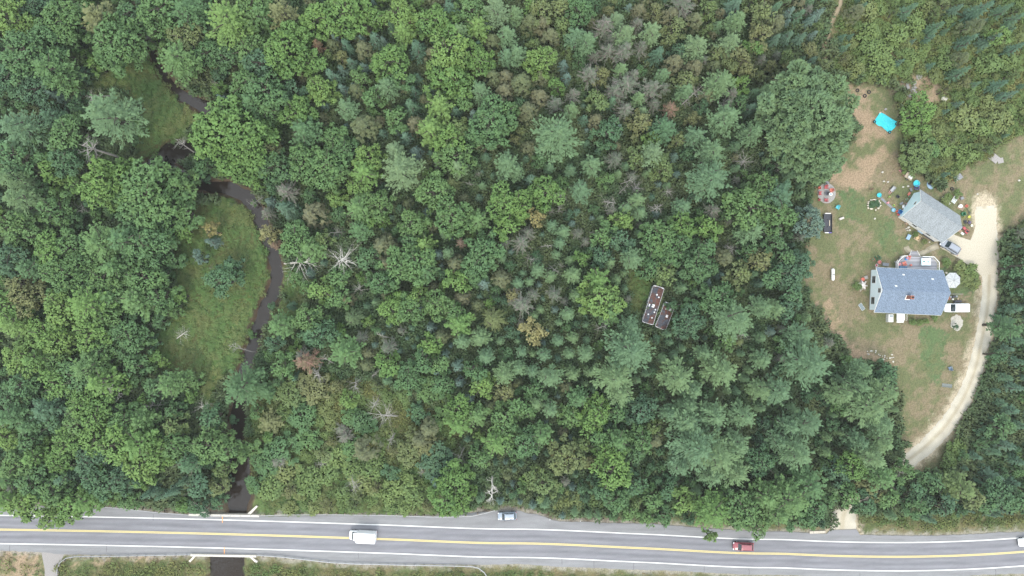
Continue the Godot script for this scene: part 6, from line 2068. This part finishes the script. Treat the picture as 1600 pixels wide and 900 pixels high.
	grove(800, 225, "p 30 170 60,s 120 220 60,l 210 310 100,p 430 290 90,p 500 130 80,g 640 100 60,o 770 80 60,q 880 60 100,o 930 140 80,p 1250 50 110,p 1240 220 160,n 1480 110 80,n 680 240 40,n 830 260 60,n 970 360 70,n 1030 280 50,n 550 340 60,n 650 330 40,n 320 340 60,p 780 350 70,p 800 430 60,p 710 400 50,p 1070 390 70,l 690 480 70,y 140 460 60,p 250 510 50,p 320 550 60,p 300 620 50,l 30 390 90,d 570 570 80,k 680 600 80,d 930 580 110,l 1060 520 90,l 1230 520 80,d 1000 650 100,d 880 650 80,g 410 560 40,n 470 540 30,g 60 620 70,n 800 605 40,n 1210 595 40,p 750 720 90,p 610 740 50,l 430 720 50,k 560 700 70,t 1320 710 60,g 1250 420 60,d 1480 400 130,p 1500 540 110,d 1590 260 90,d 1180 660 80,k 1150 760 100,o 950 800 80,d 870 790 80,l 540 850 90,p 160 790 60,p 240 830 50,p 380 820 70,p 40 870 50,p 110 860 40,o 1420 820 80,o 1540 720 80,b 1300 820 40,k 1240 780 60,n 1360 620 60,d 1480 660 60,n 70 700 50,n 160 640 40,n 220 740 40,g 100 560 50,n 340 780 30,n 290 440 40")
	grove(1200, 225, "k 60 320 120,g 30 540 60,p 90 350 60,k 100 720 80,k 200 760 90,s 190 700 40,k 130 820 100,k 40 830 80,g 190 580 40,s 1540 640 60,k 1580 760 70,k 1590 880 60,g 1590 560 40,v 270 490 92,u 1250 60 60,d 40 450 100,k 40 620 70,d 130 470 60")
	grove(0, 450, "o 150 50 110,l 40 110 120,l 380 130 120,l 560 110 150,d 700 60 120,d 850 80 130,d 1000 60 90,d 620 180 110,l 90 220 110,l 300 290 110,l 360 340 100,l 580 260 120,d 790 270 110,d 830 320 90,d 640 370 90,k 780 400 70,l 120 440 110,l 220 450 100,d 350 460 90,d 550 500 140,d 480 560 120,d 840 470 80,l 360 600 110,l 640 590 120,d 120 600 110,l 700 630 80,l 540 650 90,l 520 740 100,l 600 790 110,d 500 850 100,d 80 800 110,k 300 760 120,d 200 860 90,k 350 850 80,d 900 830 100,d 780 840 100,k 700 780 70,k 60 700 90,d 1060 610 100,k 970 620 80,k 1510 620 150,n 1560 420 60,d 1080 760 60,o 1080 850 80,k 1300 830 80,n 1020 740 40")
	grove(400, 450, "d 150 230 100,d 330 190 90,k 380 270 110,k 110 340 60,l 420 30 80,d 500 60 80,e 600 190 95,n 650 30 50,t 570 70 50,l 1000 60 70,l 860 130 90,d 960 130 90,d 1130 110 90,b 1020 120 50,l 1270 220 100,d 1250 150 70,e 1480 200 110,b 1090 250 50,t 1160 300 50,p 1290 330 70,p 1400 310 80,t 1290 60 50,l 1090 360 70,d 1050 450 70,d 1130 480 70,r 320 450 90,n 380 470 70,n 480 500 50,d 560 400 120,l 820 470 80,g 660 310 45,g 915 265 35,n 865 330 40,g 830 370 60,n 600 560 60,n 690 570 40,b 1180 420 50,b 1130 520 50,b 1260 490 60,b 1270 590 50,b 1340 690 50,p 1440 430 70,p 1550 540 90,l 1420 610 80,d 1370 520 70,d 1090 620 100,d 1170 600 80,d 950 560 90,l 570 690 60,n 745 710 65,n 860 830 95,d 160 490 80,d 60 650 90,o 350 620 110,o 200 660 100,k 640 820 80,d 590 800 60,d 700 860 60,d 280 800 100,o 80 840 100,g 540 880 60,l 1270 760 90,l 1270 850 100,d 1380 790 90,d 1130 820 70,k 1010 780 70,d 1560 820 100,o 1560 650 70,t 1080 870 60,g 300 420 60")
	grove(800, 450, "y 130 280 80,y 0 50 45,g 60 100 90,g 260 40 60,p 400 50 50,l 560 60 130,d 600 150 100,p 350 160 60,p 740 390 190,p 640 560 150,p 680 650 110,p 740 250 90,n 520 270 50,p 290 330 50,p 380 310 50,p 360 410 50,p 460 410 70,p 200 420 60,p 240 560 100,p 380 540 60,p 130 520 60,p 40 500 70,p 60 400 50,d 70 760 80,d 150 640 70,p 150 720 60,d 420 690 90,l 520 780 100,d 650 780 80,d 370 820 80,p 240 760 70,l 490 850 80,k 1115 215 95,p 1390 200 160,n 1430 260 60,p 1030 560 140,p 1310 520 140,p 1130 640 80,p 1200 410 70,p 1550 640 90,p 1440 800 110,p 1250 800 130,p 1080 830 140,p 1100 740 100,p 1560 450 80,p 1560 120 90,e 1420 330 60,d 1340 330 70,k 800 760 100,b 790 850 50,o 880 870 60,p 980 780 70,d 1290 60 100,d 1130 120 60,g 130 40 50,n 60 30 40,k 1010 110 40")
	grove(1200, 450, "p 40 130 80,k 110 130 80,p 200 290 100,p 250 470 190,p 60 640 120,p 580 510 80,p 560 610 100,k 745 535 70,p 720 650 120,p 620 740 150,p 700 840 110,p 450 660 100,p 250 850 110,p 130 860 80,s 1530 130 90,s 1490 200 80,k 1500 260 90,s 1560 330 90,s 1490 380 80,k 1460 430 50,s 1550 460 90,s 1480 560 80,s 1420 640 60,s 1540 620 90,s 1450 720 80,s 1400 820 70,s 1510 760 100,s 1570 860 90,k 1470 870 80,k 140 30 80,d 470 760 60")
	grove(0, 675, "l 60 40 90,d 180 60 80,l 220 160 100,l 370 180 90,l 430 60 110,l 600 40 110,l 740 80 130,l 880 70 130,l 880 190 130,l 980 150 90,k 560 190 100,k 640 150 80,d 100 200 100,d 60 300 90,d 200 330 110,d 330 370 100,l 150 450 110,l 340 520 90,l 460 470 100,l 540 430 100,k 620 310 110,l 640 250 70,k 760 300 90,l 880 300 60,d 690 360 60,s 430 280 80,g 130 330 60,k 1190 190 90,d 1300 80 110,d 1400 130 100,k 1230 340 80,d 1100 100 90,d 1560 100 70,o 1370 260 60,o 1350 350 60,s 1150 310 50,s 940 380 60,d 1580 330 60,l 40 430 100,s 1080 370 55,s 1010 400 45")
	grove(400, 675, "d 150 120 110,g 130 180 60,d 60 200 90,k 840 260 60,k 1130 200 120,b 1130 310 60,l 1240 320 110,l 1190 420 110,l 1260 430 90,n 1300 110 50,n 850 30 60,n 560 300 60,n 460 220 40,t 690 110 80,o 1050 80 90,d 600 100 80,g 560 30 70,d 330 60 80,l 1500 60 100,d 1560 60 80,o 950 120 90,d 1390 160 80,t 1030 40 60,u 620 220 70,u 720 250 60,u 330 280 80,u 200 260 80,u 450 260 60,u 80 330 80,u 820 380 60,u 930 330 70,u 660 330 70,u 340 350 60,u 1000 400 60,u 500 150 70,u 760 180 60,o 420 140 60,n 140 150 50,n 1040 250 40")
	grove(800, 675, "d 80 60 110,d 180 20 90,y 320 170 70,o 330 160 110,o 450 80 60,o 500 190 50,o 190 330 100,l 610 130 90,l 620 240 120,d 660 60 100,d 800 60 90,d 560 80 80,k 760 150 80,t 880 40 60,p 1150 100 200,p 1280 150 170,p 1180 60 100,p 1400 250 130,p 1050 210 100,p 1400 80 120,p 1250 270 110,l 1250 500 140,l 1060 440 80,d 1440 480 120,d 1540 560 90,k 760 330 80,d 870 420 80,d 660 420 90,o 770 450 50,k 990 350 70,d 850 530 60,d 950 530 60,d 730 500 60,k 1560 180 90,d 1580 400 120,k 560 360 70,n 730 340 40,g 330 300 40,u 380 420 60,u 520 440 50,u 300 440 50,l 1240 650 40")
	grove(1200, 675, "p 180 130 140,p 60 60 90,p 700 60 110,p 640 160 120,p 560 60 90,d 250 330 140,d 130 420 150,d 60 500 110,d 300 480 100,d 180 540 80,l 520 220 90,d 700 280 110,d 850 250 70,o 640 340 80,d 500 400 80,k 440 250 80,k 900 390 70,k 1040 330 80,o 1200 350 110,o 1270 410 80,k 1100 460 70,s 1400 120 90,s 1290 150 80,s 1480 80 110,s 1400 270 110,s 1550 180 90,s 1520 310 90,k 1440 400 100,k 1560 440 80,d 930 470 70,d 760 420 70,d 1350 440 70,u 1130 170 50,u 1180 100 50,k 610 445 75,o 680 395 60,k 560 470 50")
	plant("o", 1432, 245, 23, 0.42)
	plant("d", 1455, 236, 17, 0.42)
	plant("u", 1455, 256, 10, 0.7)
	plant("u", 1475, 230, 14)
	plant("u", 1415, 262, 8)
	for q in [[322, 279, 5], [392, 316, 4], [425, 370, 4], [424, 478, 5], [389, 524, 5], [358, 658, 6], [355, 708, 7], [352, 755, 6], [392, 765, 6], [251, 92, 4]]:
		plant(["u", "k", "d"][int(q[0]) % 3], q[0], q[1], q[2] * 1.25, 0.6)
	# dead trees seen for themselves
	plant("n", 430, 410, 26, 1.0, Vector3(0.9, 0, 0.05), "big pale dead tree leaning out over the stream from the meadow")
	plant("n", 537, 400, 28, 1.1, Vector3(0.02, 0, 0.05), "big bare dead tree with moss-white crown right of the stream")
	plant("n", 268, 742, 20, 0.8, Vector3(1.1, 0, -0.5), "silver dead spruce leaning over the road bank left of the bridge")
	plant("n", 193, 618, 28, 1.0, Vector3(-0.2, 0, -0.3), "bare grey dead tree among leafy trees on the left")
	plant("n", 298, 640, 16, 0.7, Vector3(1.0, 0, -0.3), "white dead trunk lying at the meadow's lower end")
	plant("n", 265, 531, 15, 0.6, Vector3(1.4, 0, -0.6), "short white dead trunk lying in the left meadow")
	plant("n", 768, 749, 25, 1.0, Vector3(0.0, 0, 0.25), "large grey dead tree standing above the silver car")
	plant("n", 318, 122, 12, 0.6, Vector3(1.2, 0, 0.6), "pale dead trunk fallen beside the upper stream")
	# fill the gaps between the noted crowns with smaller trees, each its own
	var buckets := {}
	for t in trees: put_bucket(buckets, t)
	rng.seed = 4711
	var made := 0
	for k in 26000:
		var px := rng.randf_range(-45, 1645); var py := rng.randf_range(-45, 830)
		var p := Vector2(px, py)
		if py > curve_at(road_north, px) - 9.0: continue
		var x := (px - 800) * GROUND_SCALE; var z := (py - 450) * GROUND_SCALE
		if sample(water_field, x, z) < 2.2 or sample(drive_field, x, z) < 1.6 or sample(path_field, x, z) < 0.9 or sample(path_field, x * 0.975, z * 0.975) < 0.9: continue
		if inside("lawn", p) or inside("dirt", p) or px > 1340 and py > curve_at(road_north, px) - 26.0: continue
		if inside("yard", p) or inside("gravel", p): continue
		if px > 990 and px < 1062 and py > 440 and py < 522: continue
		if px > 255 and px < 440 and inside("meadow", p): continue
		if (px < 320 and py < 260 or px > 900) and inside("meadow", p): continue
		if sample(drive_field, x * 0.965, z * 0.965) < 1.6: continue
		var kinds := "ddlkksb"
		var lo := 9.0; var hi := 17.0
		if px > 560.0:
			kinds = "sbpsbdkttl"; lo = 7.0; hi = 12.5
		if px > 1280 and py < 340 and inside("scrub", p):
			kinds = "uuuusuuo"; lo = 5.0; hi = 9.0
		elif px > 1545 and py > 350 or px > 1440 and py > 600: kinds = "sskksdu"; lo = 6.0; hi = 12.0
		elif px < 420: kinds = "dlldkk"
		elif py > 600 and px < 720: kinds = "uuuouu"; lo = 7.0; hi = 12.0
		elif py < 230 and px > 780: kinds = "ttosgpbok"; lo = 8.0; hi = 14.0
		elif py < 230: kinds = "ssbtlbdt"; lo = 8.0; hi = 14.0
		elif px > 780 and py > 250 and py < 560: kinds = "ppskbdgp"; lo = 7.0; hi = 13.0
		elif px > 900 and py > 520: kinds = "pkkdp"
		var r := rng.randf_range(lo, hi)
		if crowded(buckets, p, r): continue
		plant(kinds[rng.randi() % kinds.length()], px, py, r, 0.8)
		put_bucket(buckets, Vector3(px, py, r))
		made += 1
	print("trees ", trees.size(), " of them fillers ", made)

func put_bucket(b: Dictionary, t: Vector3) -> void:
	for i in range(int((t.x - t.z) / 40.0) - 1, int((t.x + t.z) / 40.0) + 2):
		for j in range(int((t.y - t.z) / 40.0) - 1, int((t.y + t.z) / 40.0) + 2):
			var key := Vector2i(i, j)
			if not b.has(key): b[key] = []
			b[key].append(t)

func crowded(b: Dictionary, p: Vector2, r: float) -> bool:
	var key := Vector2i(int(p.x / 40.0), int(p.y / 40.0))
	for t in b.get(key, []):
		if Vector2(t.x, t.y).distance_to(p) < 0.8 * (t.z + r) - 1.0: return true
	return false

# ---------------------------------------------------------------- the scene
func _ready() -> void:
	var cam := Camera3D.new()
	cam.name = "camera"
	cam.position = Vector3(0, EYE, 0)
	cam.rotation_degrees = Vector3(-90, 0, 0)
	cam.fov = rad_to_deg(2.0 * atan(450.0 * GROUND_SCALE / EYE))
	cam.near = 1.0
	cam.far = 9000.0
	add_child(cam)
	cam.current = true
	var sky_m := ProceduralSkyMaterial.new()
	sky_m.sky_top_color = Color(0.85, 0.88, 0.91)
	sky_m.sky_horizon_color = Color(0.87, 0.885, 0.9)
	sky_m.sky_curve = 0.2
	sky_m.ground_bottom_color = Color(0.2, 0.23, 0.18)
	sky_m.ground_horizon_color = Color(0.6, 0.64, 0.62)
	sky_m.sun_angle_max = 1.0
	var sky := Sky.new()
	sky.sky_material = sky_m
	var env := Environment.new()
	env.background_mode = Environment.BG_SKY
	env.sky = sky
	env.tonemap_mode = Environment.TONE_MAPPER_LINEAR
	env.tonemap_exposure = 3.0
	env.fog_enabled = true
	env.fog_density = 0.00012
	env.fog_light_color = Color(0.88, 0.9, 0.9)
	env.sdfgi_enabled = true
	env.ssao_enabled = true
	env.ssil_enabled = true
	var we := WorldEnvironment.new()
	we.name = "world"
	we.environment = env
	add_child(we)
	var sun := DirectionalLight3D.new()
	sun.name = "sun"
	sun.light_energy = 0.3
	sun.light_angular_distance = 20.0
	sun.light_color = Color(1.0, 0.97, 0.92)
	sun.shadow_enabled = true
	sun.rotation_degrees = Vector3(-57, -7, 0)
	add_child(sun)

	noise.seed = 3
	noise.frequency = 0.01
	noise.fractal_octaves = 3
	rng.seed = 1
	M.wear = grain(256, 0.02, 0.72, 1.12, 5, 2)
	M.steel = mat(lin(0.42, 0.43, 0.44), 0.5, M.wear, 1.0, 0.5)
	M.post = mat(lin(0.16, 0.13, 0.1), 0.9)
	var lines := Image.create(64, 64, false, Image.FORMAT_RGB8)
	lines.fill(Color(1, 1, 1))
	for k in 5: lines.fill_rect(Rect2i(0, int(k * 12.8), 64, 2), Color(0.84, 0.84, 0.84))
	M.siding = ImageTexture.create_from_image(lines)
	var planks := Image.create(128, 128, false, Image.FORMAT_RGB8)
	for k in 8:
		var v := rng.randf_range(0.8, 1.05)
		planks.fill_rect(Rect2i(0, k * 16, 128, 16), Color(v, v, v))
		planks.fill_rect(Rect2i(0, k * 16, 128, 2), Color(0.55, 0.55, 0.55))
	M.boards = ImageTexture.create_from_image(planks)
	var bricks := Image.create(64, 64, false, Image.FORMAT_RGB8)
	bricks.fill(Color(1.2, 1.2, 1.2))
	for j in 8:
		for i in 4:
			var v := rng.randf_range(0.75, 1.0)
			bricks.fill_rect(Rect2i((i * 16 + (j % 2) * 8) % 64, j * 8, 15, 7), Color(v, v * 0.95, v * 0.92))
	M.brick = ImageTexture.create_from_image(bricks)
	set_polys()

	build_ground()
	build_water()
	build_roads()
	build_bridge()
	build_rails()
	build_vehicles()
	build_house()
	build_trailers()
	build_trees()
	build_yard()
	label_trees()
	build_cover()
